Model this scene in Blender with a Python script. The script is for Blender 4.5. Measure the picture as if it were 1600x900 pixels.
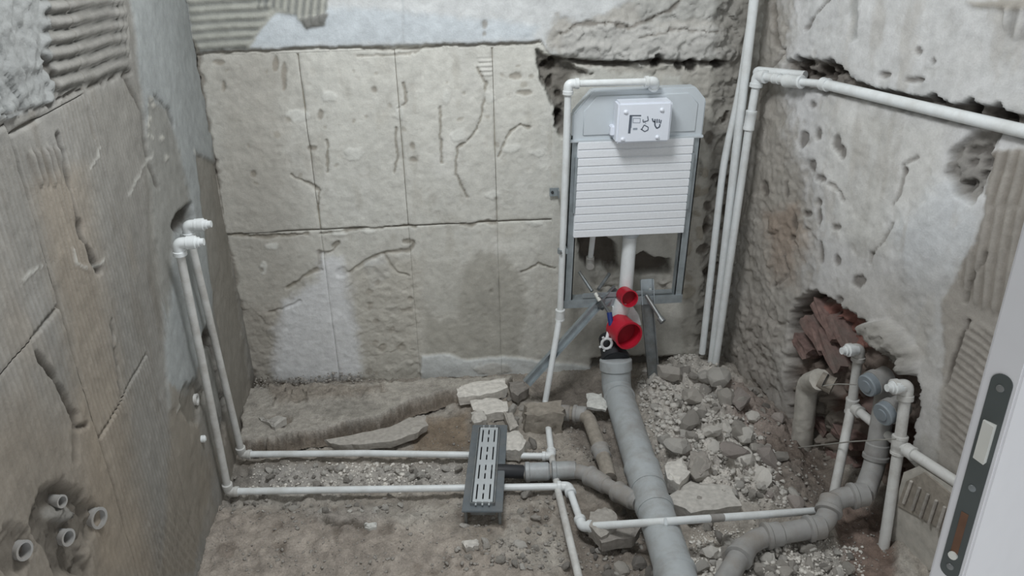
import bpy, bmesh, random, math
import numpy as np
from math import sin, cos, radians, pi
from mathutils import Vector, Matrix
random.seed(7)
for o in list(bpy.data.objects): bpy.data.objects.remove(o)
SC = bpy.context.scene; COL = SC.collection

# ---------------------------------------------------------------- camera, light, exposure
F = 1244.0; TH = radians(25); PS = radians(3.8); RO = 0.022; CH = 1.84
_f = np.array([sin(PS)*cos(TH), cos(PS)*cos(TH), -sin(TH)]); _r = np.array([cos(PS), -sin(PS), 0.0]); _u = np.cross(_r, _f)
CR = _r*cos(RO)-_u*sin(RO); CU = _u*cos(RO)+_r*sin(RO); CF = _f; CC = np.array([0, 0, CH])
cam = bpy.data.cameras.new('camera'); co = bpy.data.objects.new('camera', cam); COL.objects.link(co)
cam.sensor_width = 36; cam.lens = 36*F/1600; cam.clip_start = 0.02
M = Matrix((tuple(CR), tuple(CU), tuple(-CF))).transposed().to_4x4(); M.translation = Vector(CC); co.matrix_world = M
SC.camera = co
W = bpy.data.worlds.new('world'); SC.world = W; W.use_nodes = True
W.node_tree.nodes['Background'].inputs[0].default_value = (0.93, 0.97, 1.0, 1); W.node_tree.nodes['Background'].inputs[1].default_value = 0.78
def area(name, loc, aim, size, power, col):
    l = bpy.data.lights.new(name, 'AREA'); l.energy = power; l.size = size; l.color = col
    o = bpy.data.objects.new(name, l); COL.objects.link(o); o.location = loc
    o.rotation_euler = (Vector(aim)-Vector(loc)).to_track_quat('-Z', 'Y').to_euler(); return o
area('ceiling_lamp', (-0.05, 1.75, 2.66), (0.2, 2.3, 0), 0.5, 25, (0.95, 0.98, 1.0))
SC.view_settings.view_transform = 'Standard'; SC.view_settings.look = 'None'
SC.view_settings.exposure = 0.35; SC.view_settings.gamma = 1

# ---------------------------------------------------------------- geometry helpers
def ray(px, py): return CF + CR*(px-800)/F - CU*(py-450)/F
def on(px, py, p0, n):
    d = ray(px, py); return Vector(CC + d*((np.array(p0)-CC) @ np.array(n))/(d @ np.array(n)))
def proj(P):
    d = P-CC; z = np.maximum(d @ CF, 0.05); return 800+F*(d @ CR)/z, 450-F*(d @ CU)/z
YB = 3.047
CL = Vector((-0.927, YB, 0)); dL = (Vector((-0.869, 1.938, 0))-CL).normalized(); nL = Vector((-dL.y, dL.x, 0))
CRn = Vector((1.163, YB, 0)); dR = Vector((0.20, -0.98, 0)).normalized(); nR = Vector((dR.y, -dR.x, 0))
def BK(px, py, off=0.0): return on(px, py, (0, YB-off, 0), (0, 1, 0))
def LF(px, py, off=0.0): return on(px, py, CL+nL*off, nL)
def RT(px, py, off=0.0): return on(px, py, CRn+nR*off, nR)
def FL(px, py, z=0.0): return on(px, py, (0, 0, z), (0, 0, 1))
rng = np.random.RandomState(3); TB = rng.rand(256, 256)
def vn(x, y, s=0):
    x = x+s*17.31; y = y+s*9.17; xi = np.floor(x).astype(int); yi = np.floor(y).astype(int); a = x-xi; b = y-yi
    a = a*a*(3-2*a); b = b*b*(3-2*b); g = lambda i, j: TB[i & 255, j & 255]
    return (g(xi, yi)*(1-a)+g(xi+1, yi)*a)*(1-b)+(g(xi, yi+1)*(1-a)+g(xi+1, yi+1)*a)*b
def fbm(x, y, s=0, o=4):
    r = 0; k = 0.5
    for i in range(o): r = r+k*vn(x, y, s+i*3); x = x*2.03; y = y*2.03; k *= 0.55
    return r/(0.5*(1-0.55**o)/0.45)-0.5          # about -0.5 .. 0.5
def plates(u, v, k, s=0):      # broken facets: every cell has its own level and tilt
    x = u*k+fbm(u*k*.8, v*k*.8, s+3, 3)*1.1; y = v*k+fbm(u*k*.8, v*k*.8, s+8, 3)*1.1; xi = np.floor(x).astype(int); yi = np.floor(y).astype(int); best = np.full(len(x), 9.); h = np.zeros(len(x))
    for a in (-1, 0, 1):
        for b in (-1, 0, 1):
            i = (xi+a+s) & 255; j = (yi+b+s*3) & 255; dx = x-(xi+a+TB[i, j]); dy = y-(yi+b+TB[j, i]); d = dx*dx+dy*dy; m = d < best
            best = np.where(m, d, best); h = np.where(m, TB[(i+91) & 255, j]-.5+(TB[i, (j+57) & 255]-.5)*dx*.9+(TB[(i+13) & 255, (j+31) & 255]-.5)*dy*.9, h)
    return h
def sst(a, b, x):
    t = np.clip((x-a)/(b-a), 0, 1); return t*t*(3-2*t)
def lin(c): return np.array([((v/255+0.055)/1.055)**2.4 if v > 10 else v/255/12.92 for v in c])

# ---------------------------------------------------------------- materials
MT = {}
def nt(name):
    m = bpy.data.materials.new(name); m.use_nodes = True; return m, m.node_tree, m.node_tree.nodes['Principled BSDF']
def plain(name, c, rough=0.5, metal=0.0, vary=0.12, bump=0.0, scale=30, dirt=None, dirtamt=0.5):
    m, t, b = nt(name); N = t.nodes; c = tuple(lin(c))
    tc = N.new('ShaderNodeTexCoord'); nz = N.new('ShaderNodeTexNoise'); nz.inputs['Scale'].default_value = scale; nz.inputs['Detail'].default_value = 6
    t.links.new(tc.outputs['Object'], nz.inputs['Vector'])
    rp = N.new('ShaderNodeValToRGB'); e = rp.color_ramp.elements; e[0].position = 0.3; e[1].position = 0.7
    e[0].color = (*[v*(1-vary) for v in c], 1); e[1].color = (*[min(1, v*(1+vary)) for v in c], 1)
    t.links.new(nz.outputs['Fac'], rp.inputs[0]); out = rp.outputs[0]
    if dirt:
        n2 = N.new('ShaderNodeTexNoise'); n2.inputs['Scale'].default_value = 9; n2.inputs['Detail'].default_value = 8; n2.inputs['Roughness'].default_value = 0.7
        t.links.new(tc.outputs['Object'], n2.inputs['Vector'])
        r2 = N.new('ShaderNodeValToRGB'); r2.color_ramp.elements[0].position = 0.45; r2.color_ramp.elements[1].position = 0.68
        r2.color_ramp.elements[1].color = (dirtamt,)*3+(1,)
        t.links.new(n2.outputs['Fac'], r2.inputs[0])
        mx = N.new('ShaderNodeMix'); mx.data_type = 'RGBA'; mx.inputs[7].default_value = (*lin(dirt), 1)
        t.links.new(r2.outputs[0], mx.inputs[0]); t.links.new(out, mx.inputs[6]); out = mx.outputs[2]
    t.links.new(out, b.inputs['Base Color']); b.inputs['Roughness'].default_value = rough; b.inputs['Metallic'].default_value = metal
    if bump:
        bp = N.new('ShaderNodeBump'); bp.inputs['Strength'].default_value = bump; bp.inputs['Distance'].default_value = 0.004
        t.links.new(nz.outputs['Fac'], bp.inputs['Height']); t.links.new(bp.outputs[0], b.inputs['Normal'])
    MT[name] = m; return m
def fieldmat(name, vary=0.22, scale=22, bump=0.5, speck=0.1):
    m, t, b = nt(name); N = t.nodes; L = t.links.new
    at = N.new('ShaderNodeAttribute'); at.attribute_name = 'tint'; tc = N.new('ShaderNodeTexCoord')
    def noise(s, d, r=0.6):
        n = N.new('ShaderNodeTexNoise'); n.inputs['Scale'].default_value = s; n.inputs['Detail'].default_value = d; n.inputs['Roughness'].default_value = r
        L(tc.outputs['Object'], n.inputs['Vector']); return n
    def ramp(n, lo, hi, p0=0.3, p1=0.7):
        mr = N.new('ShaderNodeMapRange'); mr.inputs[1].default_value = p0; mr.inputs[2].default_value = p1; mr.inputs[3].default_value = lo; mr.inputs[4].default_value = hi
        L(n.outputs['Fac'], mr.inputs[0]); return mr
    def mul(a, v):
        x = N.new('ShaderNodeVectorMath'); x.operation = 'SCALE'; L(a, x.inputs[0]); L(v, x.inputs['Scale']); return x.outputs[0]
    n1 = noise(scale, 8, 0.65); n2 = noise(3.3, 4); n3 = noise(170, 3)
    c = mul(at.outputs['Color'], ramp(n1, 1-vary, 1+vary).outputs[0])
    c = mul(c, ramp(n2, 1-vary*0.6, 1+vary*0.6).outputs[0]); c = mul(c, ramp(n3, 1-speck, 1+speck).outputs[0])
    L(c, b.inputs['Base Color']); b.inputs['Roughness'].default_value = 0.95; b.inputs['Specular IOR Level'].default_value = 0.15
    ad = N.new('ShaderNodeMath'); ad.operation = 'ADD'; L(n1.outputs['Fac'], ad.inputs[0]); L(n3.outputs['Fac'], ad.inputs[1])
    bp = N.new('ShaderNodeBump'); bp.inputs['Strength'].default_value = bump; bp.inputs['Distance'].default_value = 0.004
    L(ad.outputs[0], bp.inputs['Height']); L(bp.outputs[0], b.inputs['Normal']); MT[name] = m; return m
fieldmat('plaster', 0.12, 22, 0.3, 0.04); fieldmat('dusty_ground', 0.3, 26, 0.8, 0.16)
plain('white_plastic', (226, 230, 231), 0.35, vary=0.03, dirt=(170, 166, 158), dirtamt=0.35)
plain('dusty_white_plastic', (205, 205, 202), 0.5, vary=0.05, dirt=(150, 143, 134), dirtamt=0.6)
plain('cistern_plastic', (196, 203, 208), 0.4, vary=0.02)
plain('styrofoam', (232, 235, 239), 0.7, vary=0.03, bump=0.1, scale=120)
plain('box_white', (226, 231, 240), 0.4, vary=0.01)
plain('galvanised', (160, 168, 172), 0.45, 0.5, vary=0.15)
plain('dull_steel', (134, 139, 141), 0.45, 0.55, vary=0.2, dirt=(120, 112, 104), dirtamt=0.6)
plain('grey_plastic', (168, 173, 175), 0.45, vary=0.05, dirt=(138, 134, 130), dirtamt=0.7)
plain('dusty_grey_plastic', (152, 151, 149), 0.7, vary=0.1, bump=0.15, dirt=(138, 130, 121), dirtamt=0.8)
plain('cement_crusted', (146, 139, 129), 0.95, vary=0.2, bump=0.9, scale=45)
plain('pale_cement', (176, 172, 164), 0.95, vary=0.15, bump=0.9, scale=30)
plain('red_plastic', (186, 30, 52), 0.4, vary=0.05)
plain('red_inside', (140, 14, 34), 0.6, vary=0.08)
plain('black_rubber_and_bore_shade', (36, 38, 42), 0.55, vary=0.1)
plain('cavity', (62, 54, 48), 0.95, vary=0.3, bump=0.5)
plain('blue_plastic', (40, 58, 120), 0.4)
plain('ink', (92, 100, 112), 0.8, vary=0.02); plain('pale_ink', (150, 160, 172), 0.8, vary=0.02)
plain('tray_grey', (108, 115, 120), 0.5, 0.2, vary=0.1, dirt=(128, 126, 124), dirtamt=0.7)
plain('grate_steel', (200, 206, 210), 0.4, 0.35, vary=0.05)
plain('slot_dark', (56, 58, 60), 0.8)
plain('door_white', (212, 211, 213), 0.5, vary=0.012)
plain('lock_plate', (76, 81, 80), 0.5, 0.15, vary=0.06)
plain('latch_steel', (222, 222, 216), 0.3, 0.25, vary=0.03)
plain('rust_brown', (116, 84, 64), 0.6, 0.3, vary=0.25)
plain('brick_red', (126, 104, 98), 0.95, vary=0.3, bump=1.0, scale=40, dirt=(118, 108, 102), dirtamt=1.0)
plain('wire_grey', (150, 148, 142), 0.6)
plain('ceiling_paint', (215, 216, 214), 0.9)
def stonemat(name, c, v=0.25):
    m = plain(name, c, 0.95, vary=0.16, bump=0.8, scale=60); t = m.node_tree; N = t.nodes; b = N['Principled BSDF']
    src = b.inputs['Base Color'].links[0].from_socket; oi = N.new('ShaderNodeObjectInfo'); mr = N.new('ShaderNodeMapRange')
    mr.inputs[3].default_value = 1-v; mr.inputs[4].default_value = 1+v; t.links.new(oi.outputs['Random'], mr.inputs[0])
    x = N.new('ShaderNodeVectorMath'); x.operation = 'SCALE'; t.links.new(src, x.inputs[0]); t.links.new(mr.outputs[0], x.inputs['Scale']); t.links.new(x.outputs[0], b.inputs['Base Color'])
stonemat('stone_pale', (203, 199, 192)); stonemat('stone_grey', (166, 161, 154)); stonemat('stone_dark', (138, 133, 127)); stonemat('stone_pink', (172, 163, 157)); stonemat('chip_white', (205, 205, 200), 0.08)

# ---------------------------------------------------------------- object helpers
def tag(o, label=None, cat=None, group=None, kind=None):
    if label: o['label'] = label
    if cat: o['category'] = cat
    if group: o['group'] = group
    if kind: o['kind'] = kind
    return o
def empty(name, label, cat, loc=(0, 0, 0), group=None):
    o = bpy.data.objects.new(name, None); COL.objects.link(o); o.location = loc; o.empty_display_size = 0.05; return tag(o, label, cat, group)
def link(name, bm, mat, parent=None, smooth=True, world=True):
    bmesh.ops.recalc_face_normals(bm, faces=bm.faces[:])
    me = bpy.data.meshes.new(name)
    if parent is not None and world:
        o0 = Vector(parent.location); g = parent.parent
        while g: o0 = o0+Vector(g.location); g = g.parent
        bm.transform(Matrix.Translation(-o0))
    bm.to_mesh(me); bm.free(); me.materials.append(MT[mat])
    o = bpy.data.objects.new(name, me); COL.objects.link(o)
    if parent is not None: o.parent = parent
    if smooth:
        for p in me.polygons: p.use_smooth = True
        me.set_sharp_from_angle(angle=radians(38))
    return o
def retop(o):      # moves a top-level mesh's origin to its base centre
    bb = [Vector(b) for b in o.bound_box]; c = sum(bb, Vector())/8; c.z = min(b.z for b in bb)
    o.data.transform(Matrix.Translation(-c)); o.location = c; return o
def frame_of(d):
    d = d.normalized(); a = Vector((0, 0, 1)) if abs(d.z) < 0.9 else Vector((1, 0, 0)); x = d.cross(a).normalized(); return x, d.cross(x).normalized()
def tube(bm, pts, r, seg=16, caps=True, wob=0.0):
    pts = [Vector(p) for p in pts]; rr = r if isinstance(r, (list, tuple)) else [r]*len(pts); rings = []; x = None
    for i, p in enumerate(pts):
        d = ((pts[i]-pts[i-1]).normalized() if i else Vector())+((pts[i+1]-pts[i]).normalized() if i < len(pts)-1 else Vector())
        if d.length < 1e-6: d = pts[min(i+1, len(pts)-1)]-pts[max(i-1, 0)]
        d.normalize()
        if x is None: x, y = frame_of(d)
        else: x = (x-d*x.dot(d)).normalized(); y = d.cross(x)
        rings.append([bm.verts.new(p+(x*cos(2*pi*k/seg)+y*sin(2*pi*k/seg))*rr[i]*(1+wob*random.uniform(-1, 1))) for k in range(seg)])
    for a, b in zip(rings, rings[1:]):
        for k in range(seg): bm.faces.new((a[k], a[(k+1) % seg], b[(k+1) % seg], b[k]))
    if caps:
        bm.faces.new(rings[0]); bm.faces.new(rings[-1])
    return bm
def fillet(pts, rad, n=7):
    pts = [Vector(p) for p in pts]; out = [pts[0]]
    for i in range(1, len(pts)-1):
        p = pts[i]; a = (pts[i-1]-p); b = (pts[i+1]-p); t = min(rad, a.length*0.45, b.length*0.45); A = p+a.normalized()*t; B = p+b.normalized()*t
        for k in range(n+1):
            s = k/n; out.append(A*(1-s)**2+p*2*s*(1-s)+B*s*s)
    out.append(pts[-1]); return out
def hollow(bm, p, d, ro, ri, length, depth, seg=20):   # cup, open at the d end
    d = d.normalized(); x, y = frame_of(d); prof = [(0, 0.0001), (0, ro), (length*0.9, ro), (length*0.9, ro*1.06), (length, ro*1.06), (length, ri), (length-depth, ri), (length-depth, 0.0001)]
    rings = [[bm.verts.new(p+d*h+(x*cos(2*pi*k/seg)+y*sin(2*pi*k/seg))*r) for k in range(seg)] for h, r in prof]
    for a, b in zip(rings, rings[1:]):
        for k in range(seg): bm.faces.new((a[k], a[(k+1) % seg], b[(k+1) % seg], b[k]))
    return bm
def box(bm, c, ax, ay, az, sx, sy, sz, bev=0.0):
    r = bmesh.ops.create_cube(bm, size=1); vs = r['verts']; m = Matrix((tuple(ax*sx), tuple(ay*sy), tuple(az*sz))).transposed()
    for v in vs: v.co = Vector(c)+m @ v.co
    if bev:
        es = list({e for v in vs for e in v.link_edges}); bmesh.ops.bevel(bm, geom=es, offset=bev, segments=2, affect='EDGES')
    return bm
X, Y_, Z = Vector((1, 0, 0)), Vector((0, 1, 0)), Vector((0, 0, 1))
def prism(bm, pts, d):
    a = [bm.verts.new(p) for p in pts]; b = [bm.verts.new(p+d) for p in pts]; n = len(a)
    bm.faces.new(a); bm.faces.new(b[::-1])
    for i in range(n): bm.faces.new((a[i], a[(i+1) % n], b[(i+1) % n], b[i]))
    return bm
def pipe_run(name, label, cat, pts, r, mat, elbows=True, fit=1.38, rad=0.03, fmat=None, group=None, seg=16, part='pipe_section', arm=2.1):
    """pipe of straight sections with an elbow fitting on every corner"""
    pts = [Vector(p) for p in pts]; root = empty(name, label, cat, pts[0], group)
    for a, b in zip(pts, pts[1:]):
        link(part, tube(bmesh.new(), [a, a.lerp(b, .25)+Vector((0, 0, r*.08)), a.lerp(b, .5), a.lerp(b, .75), b], r, seg), mat, root)
    if elbows:
        for i in range(1, len(pts)-1): elbow(root, pts[i-1], pts[i], pts[i+1], r*fit, fmat or mat, rad, arm)
    return root
def elbow(root, a, p, b, r, mat, rad=0.03, arm=2.1, name='elbow'):
    a, p, b = Vector(a), Vector(p), Vector(b); A = (a-p).normalized(); B = (b-p).normalized(); L = r*arm
    bm = bmesh.new(); path = fillet([p+A*L*.8, p, p+B*L*.8], L*0.7); tube(bm, path, r*.94, 16)
    for D in (A, B): tube(bm, [p+D*L*.62, p+D*L*.66, p+D*L*.98, p+D*L], [r*.94, r*1.08, r*1.08, r*.98], 16)
    return link(name, bm, mat, root)
def collar(root, p, d, r, length, mat, name='coupling'):
    d = Vector(d).normalized(); h = length/2
    return link(name, tube(bmesh.new(), [p-d*h, p-d*h*.94, p-d*h*.7, p-d*h*.66, p+d*h*.66, p+d*h*.7, p+d*h*.94, p+d*h], [r*.93, r*1.05, r*1.05, r, r, r*1.05, r*1.05, r*.93], 18), mat, root)

# ---------------------------------------------------------------- surfaces with relief
class Field:
    def __init__(s, P0, eu, ev, n, u, v):
        s.u, s.v = u, v; s.P = np.array(P0)+u[:, None]*np.array(eu)+v[:, None]*np.array(ev); s.n = np.array(n)
        s.px, s.py = proj(s.P); s.h = np.zeros_like(u); s.c = np.zeros((len(u), 3)); s.d = (s.P-CC) @ CF
        s.ok = s.d > 0.2; s.wx = fbm(u*14, v*14, 1, 4)*.75+fbm(u*48, v*48, 2, 3)*.55; s.wy = fbm(u*14, v*14, 5, 4)*.75+fbm(u*48, v*48, 6, 3)*.55; s.n1 = fbm(u*60, v*60, 9, 3); s.lo = fbm(u*3, v*3, 21, 3)
    def base(s, c): s.c[:] = lin(c)
    def _sub(s, pts, m):
        p = np.array(pts, float); return np.where(s.ok & (s.px > p[:, 0].min()-m) & (s.px < p[:, 0].max()+m) & (s.py > p[:, 1].min()-m) & (s.py < p[:, 1].max()+m))[0]
    def _d(s, x, y, pts, closed):
        d = np.full(len(x), 1e9); n = len(pts); ins = np.zeros(len(x), bool)
        for i in range(n if closed else n-1):
            (ax, ay), (bx, by) = pts[i], pts[(i+1) % n]; ex, ey = bx-ax, by-ay; t = np.clip(((x-ax)*ex+(y-ay)*ey)/(ex*ex+ey*ey+1e-9), 0, 1)
            d = np.minimum(d, np.hypot(x-ax-t*ex, y-ay-t*ey))
            if closed: ins ^= ((ay > y) != (by > y)) & (x < (bx-ax)*(y-ay)/((by-ay) if by != ay else 1e-9)+ax)
        return np.where(ins, d, -d) if closed else d
    def _apply(s, i, m, col, mix, dh):
        if col is not None: s.c[i] = s.c[i]*(1-m*mix)[:, None]+lin(col)*(m*mix)[:, None]
        if dh: s.h[i] += m*dh
    def poly(s, pts, col=None, dh=0, soft=3, warp=14, mix=1.0, rough=0, cut=None):
        i = s._sub(pts, warp+soft+4)
        if not len(i): return i, None
        sd = s._d(s.px[i]+s.wx[i]*warp, s.py[i]+s.wy[i]*warp, pts, True); m = sst(-soft, soft, sd+s.n1[i]*warp*.4)
        s._apply(i, m, col, mix, dh)
        if rough and len(i): s.h[i] += m*rough*(s.n1[i]*.4+s.wx[i]*.3+plates(s.u[i], s.v[i], 16, 2)*.75+plates(s.u[i], s.v[i], 38, 5)*.4)
        return i, m
    def line(s, pts, w=3, dh=-0.006, col=None, mix=0.7, warp=10):
        i = s._sub(pts, warp+w+4)
        if not len(i): return
        d = s._d(s.px[i]+s.wx[i]*warp, s.py[i]+s.wy[i]*warp, pts, False); ww = w*(0.25+1.2*vn(s.u[i]*26, s.v[i]*26, 31)); m = 1-sst(ww*.35, ww+1, d)
        s._apply(i, m, col, mix, dh)
    def mottle(s, col, k, lo, hi, mix, seed, ax=1.0, ay=1.0, dh=0):
        m = sst(lo, hi, fbm(s.u*k*ax, s.v*k*ay, seed, 5)); s.c[:] = s.c*(1-m*mix)[:, None]+lin(col)*(m*mix)[:, None]; s.h += m*dh
    def ell(s, cx, cy, rx, ry, col=None, dh=0, soft=3, warp=8, mix=1.0, rot=0, rough=0):
        warp = max(warp, 1.3*min(rx, ry)); rx *= 1.1; ry *= 1.1
        a = [(cx+rx*cos(t)*cos(rot)-ry*sin(t)*sin(rot), cy+rx*cos(t)*sin(rot)+ry*sin(t)*cos(rot)) for t in np.linspace(0, 2*pi, 13)[:-1]]
        return s.poly(a, col, dh, soft, warp, mix, rough)
    def comb(s, pts, ang, pitch, amp, warp=10, soft=5, wave=0.35, col=None, mix=0.6, sharp=1.0, metric=False):
        """notched trowel ridges; the stroke runs along angle ang (in the wall's own u, v)"""
        i, m = s.poly(pts, None, 0, soft, warp)
        if m is None: return
        t = (-s.u[i]*sin(ang)+s.v[i]*cos(ang))*2*pi/pitch+s.lo[i]*6*wave*2+s.wx[i]*wave*2
        w = (0.5+0.5*np.sin(t))**sharp; s.h[i] += m*amp*(w-0.3)*(0.6+0.8*vn(s.u[i]*9, s.v[i]*9, 44))
        if col is not None: s.c[i] = s.c[i]*(1-m*mix*(1-w))[:, None]+lin(col)*(m*mix*(1-w))[:, None]
    def spots(s, pts, n, r, col, dh, seed, mix=0.8):
        q = random.Random(seed); p = np.array(pts, float)
        k = 0
        while k < n:
            x = q.uniform(p[:, 0].min(), p[:, 0].max()); y = q.uniform(p[:, 1].min(), p[:, 1].max())
            if s._d(np.array([x]), np.array([y]), pts, True)[0] < 0: continue
            k += 1; s.ell(x, y, q.uniform(*r), q.uniform(*r)*q.uniform(.5, 1.3), col, dh*q.uniform(.4, 1), 1.5, 5, mix, q.uniform(0, 3))
def field_object(name, P0, eu, ev, n, u0, u1, v0, v1, res, fn, mat, parent=None, edge=0.0, ragged=0.0, sink=0.03, keep=None):
    nu = max(4, int((u1-u0)/res))+1; nv = max(4, int((v1-v0)/res))+1
    U, V = np.meshgrid(np.linspace(u0, u1, nu), np.linspace(v0, v1, nv)); U = U.ravel(); V = V.ravel()
    f = Field(P0, eu, ev, n, U, V); fn(f)
    if edge:
        d = np.minimum(np.minimum(U-u0, u1-U), np.minimum(V-v0, v1-V)); d = d+ragged*(fbm(U*30, V*30, 77, 3))*(d < .05)
        f.h -= sink*(1-sst(0, edge, d))*(.15+1.1*sst(.3, .75, vn(U*11, V*11, 52)))
    P = f.P+f.h[:, None]*f.n; me = bpy.data.meshes.new(name)
    I = np.arange(nu*nv).reshape(nv, nu); q = np.stack([I[:-1, :-1], I[:-1, 1:], I[1:, 1:], I[1:, :-1]], -1).reshape(-1, 4)
    if np.dot(np.cross(eu, ev), n) < 0: q = q[:, ::-1]
    if keep is not None:
        q = q[keep(f)[q].min(axis=1)]
    me.vertices.add(len(P)); me.vertices.foreach_set('co', P.astype(np.float32).ravel())
    me.loops.add(len(q)*4); me.loops.foreach_set('vertex_index', q.ravel().astype(np.int32)); me.polygons.add(len(q))
    me.polygons.foreach_set('loop_start', (np.arange(len(q))*4).astype(np.int32)); me.update(calc_edges=True)
    a = me.color_attributes.new('tint', 'FLOAT_COLOR', 'POINT'); a.data.foreach_set('color', np.c_[np.clip(f.c, 0, 1), np.ones(len(P))].astype(np.float32).ravel())
    me.polygons.foreach_set('use_smooth', np.ones(len(q), bool)); me.materials.append(MT[mat])
    o = bpy.data.objects.new(name, me); COL.objects.link(o)
    if parent is not None: o.parent = parent
    return o

# ================================================================ BACK WALL
BEIGE = (206, 205, 198); GYP = (205, 207, 207); DARK = (92, 86, 78)
def back_fn(f, blocks=True):
    u, v = f.u, f.v; f.base(BEIGE)
    f.h += f.lo*0.012+f.wx*0.006+f.n1*0.0015
    m = sst(.1, .35, fbm(u*5, v*5, 60, 4)); f.c = f.c*(1-.35*m)[:, None]+lin((186, 182, 172))*(.35*m)[:, None]
    f.mottle((218, 217, 212), 9, .05, .3, .45, 61, 1, .6); f.mottle((180, 176, 166), 12, .12, .32, .4, 63, 1.4, .5, -.001); f.mottle((186, 182, 173), 30, .12, .3, .35, 66, 1, 1, -.0012)
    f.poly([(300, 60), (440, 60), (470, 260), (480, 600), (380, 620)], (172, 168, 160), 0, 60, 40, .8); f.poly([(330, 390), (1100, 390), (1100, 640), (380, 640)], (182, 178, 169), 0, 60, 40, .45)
    # upper gypsum band and its trowelled corner
    f.poly([(270, -200), (1180, -200), (1180, 0), (1150, 98), (870, 96), (845, 66), (640, 70), (400, 76), (300, 84)], GYP, 0.012, 2, 6)
    f.poly([(420, 20), (560, 10), (840, 40), (830, 62), (390, 72)], (196, 204, 210), 0, 8, 10, .7)
    f.line([(628, -50), (630, 66)], 3, -.003, (176, 180, 182), .5, 3)
    f.poly([(285, -60), (525, -60), (508, 36), (478, 42), (462, 24), (432, 20), (408, 48), (390, 76), (305, 80)], (176, 176, 168), .003, 3, 5)
    f.comb([(285, -60), (432, -60), (420, 25), (395, 60), (385, 76), (305, 80)], 0.04, .031, .008, 4, 4, .3, (112, 114, 112), .75, .6)
    f.comb([(405, -60), (525, -60), (508, 32), (480, 38), (440, 14), (405, 12)], 1.35, .026, .009, 4, 4, .2, (104, 107, 107), .7, .7)
    f.poly([(470, 28), (515, 20), (508, 40), (480, 44)], (128, 128, 124), .006, 2, 4)
    f.line([(310, 83), (390, 80), (480, 74), (560, 74), (640, 78), (700, 70), (800, 68), (842, 66)], 3, -.008, (128, 122, 112), .75, 6)
    f.line([(560, 88), (640, 86), (655, 80)], 2.5, -.005, (140, 134, 124), .6)
    # upper right: rough broken stone and mortar
    f.poly([(850, 64), (870, 20), (905, 40), (960, 10), (1060, -20), (1180, -60), (1180, 660), (1065, 620), (1066, 120), (880, 104)], (172, 168, 160), -.004, 6, 20, .8, rough=.011)
    f.poly([(875, 50), (940, 30), (1060, 40), (1130, 40), (1150, 90), (1050, 98), (920, 96), (870, 90)], (190, 189, 185), .016, 8, 18, .8, rough=.009)
    f.poly([(990, 0), (1140, -10), (1150, 30), (1060, 28), (1000, 40)], (178, 178, 174), .006, 5, 12, .8, rough=.01)
    f.poly([(1120, -60), (1200, -60), (1185, 160), (1160, 420), (1140, 640), (1085, 600), (1100, 400), (1118, 140)], (138, 135, 129), -.018, 10, 22, .75, rough=.014)
    f.line([(862, 92), (940, 100), (1010, 96), (1135, 98)], 5, -.03, (64, 58, 52), .9, 5)
    f.line([(1075, -10), (1040, 20), (985, 42), (950, 34), (900, 40), (875, 54)], 4, -.012, (112, 106, 98), .7, 12)
    f.line([(1000, 60), (1050, 44), (1120, 50)], 3, -.01, (116, 110, 102), .6, 14)
    f.poly([(838, 80), (866, 92), (895, 104), (925, 118), (892, 124), (885, 140), (884, 215), (872, 210), (866, 170), (846, 130)], (104, 99, 92), -.045, 4, 12, .85, rough=.02)
    f.spots([(842, 92), (880, 100), (880, 205), (862, 180)], 7, (4, 10), (48, 43, 38), -.03, 4)
    f.spots([(1000, 92), (1130, 96), (1130, 104), (1000, 104)], 6, (4, 9), (40, 34, 30), -.03, 5)
    f.spots([(1110, 180), (1160, 180), (1140, 560), (1085, 540)], 16, (4, 12), (84, 76, 68), -.02, 6, .7)
    f.spots([(1080, 130), (1120, 120), (1090, 560), (1066, 560)], 10, (5, 12), (150, 143, 130), .008, 61, .7)
    # cracks, chips, patches over the block faces
    for L, w in (([(745, 105), (760, 130), (750, 190), (735, 215), (716, 232), (712, 275), (730, 310)], 2.2), ([(688, 168), (690, 255)], 2.2), ([(780, 245), (796, 205), (815, 195), (828, 200)], 2.2), ([(500, 400), (520, 392), (530, 380), (520, 385)], 3.5),
                 ([(448, 450), (470, 435), (500, 420), (498, 396)], 4), ([(545, 425), (575, 405), (605, 396), (640, 390), (646, 378), (630, 376)], 3.5), ([(600, 400), (620, 425), (640, 432)], 2.5), ([(420, 490), (450, 480), (470, 470)], 2.5),
                 ([(630, 130), (634, 160), (620, 168)], 2.2), ([(618, 200), (620, 240), (616, 270)], 2), ([(510, 220), (512, 270)], 2.4), ([(455, 272), (500, 300), (496, 330)], 2), ([(500, 366), (560, 358), (640, 352), (650, 356)], 2), ([(815, 425), (840, 412), (866, 420)], 2),
                 ([(720, 350), (735, 352), (756, 346), (775, 350)], 3), ([(350, 366), (430, 370), (480, 366)], 3)):
        f.line(L, w, -.007, (134, 127, 115), .7, 8)
    for a in ((515, 152, 12, 8), (465, 182, 17, 9), (622, 175, 7, 11), (698, 150, 5, 11), (765, 150, 9, 9), (553, 240, 13, 10), (716, 210, 10, 9), (800, 232, 14, 6), (840, 240, 10, 5), (530, 365, 10, 5), (576, 361, 10, 4), (425, 385, 9, 5), (835, 350, 12, 4), (612, 480, 10, 4), (770, 305, 12, 6), (410, 420, 5, 10)):
        f.ell(*a, (214, 214, 208), .003, 2, 5, .75)
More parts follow.
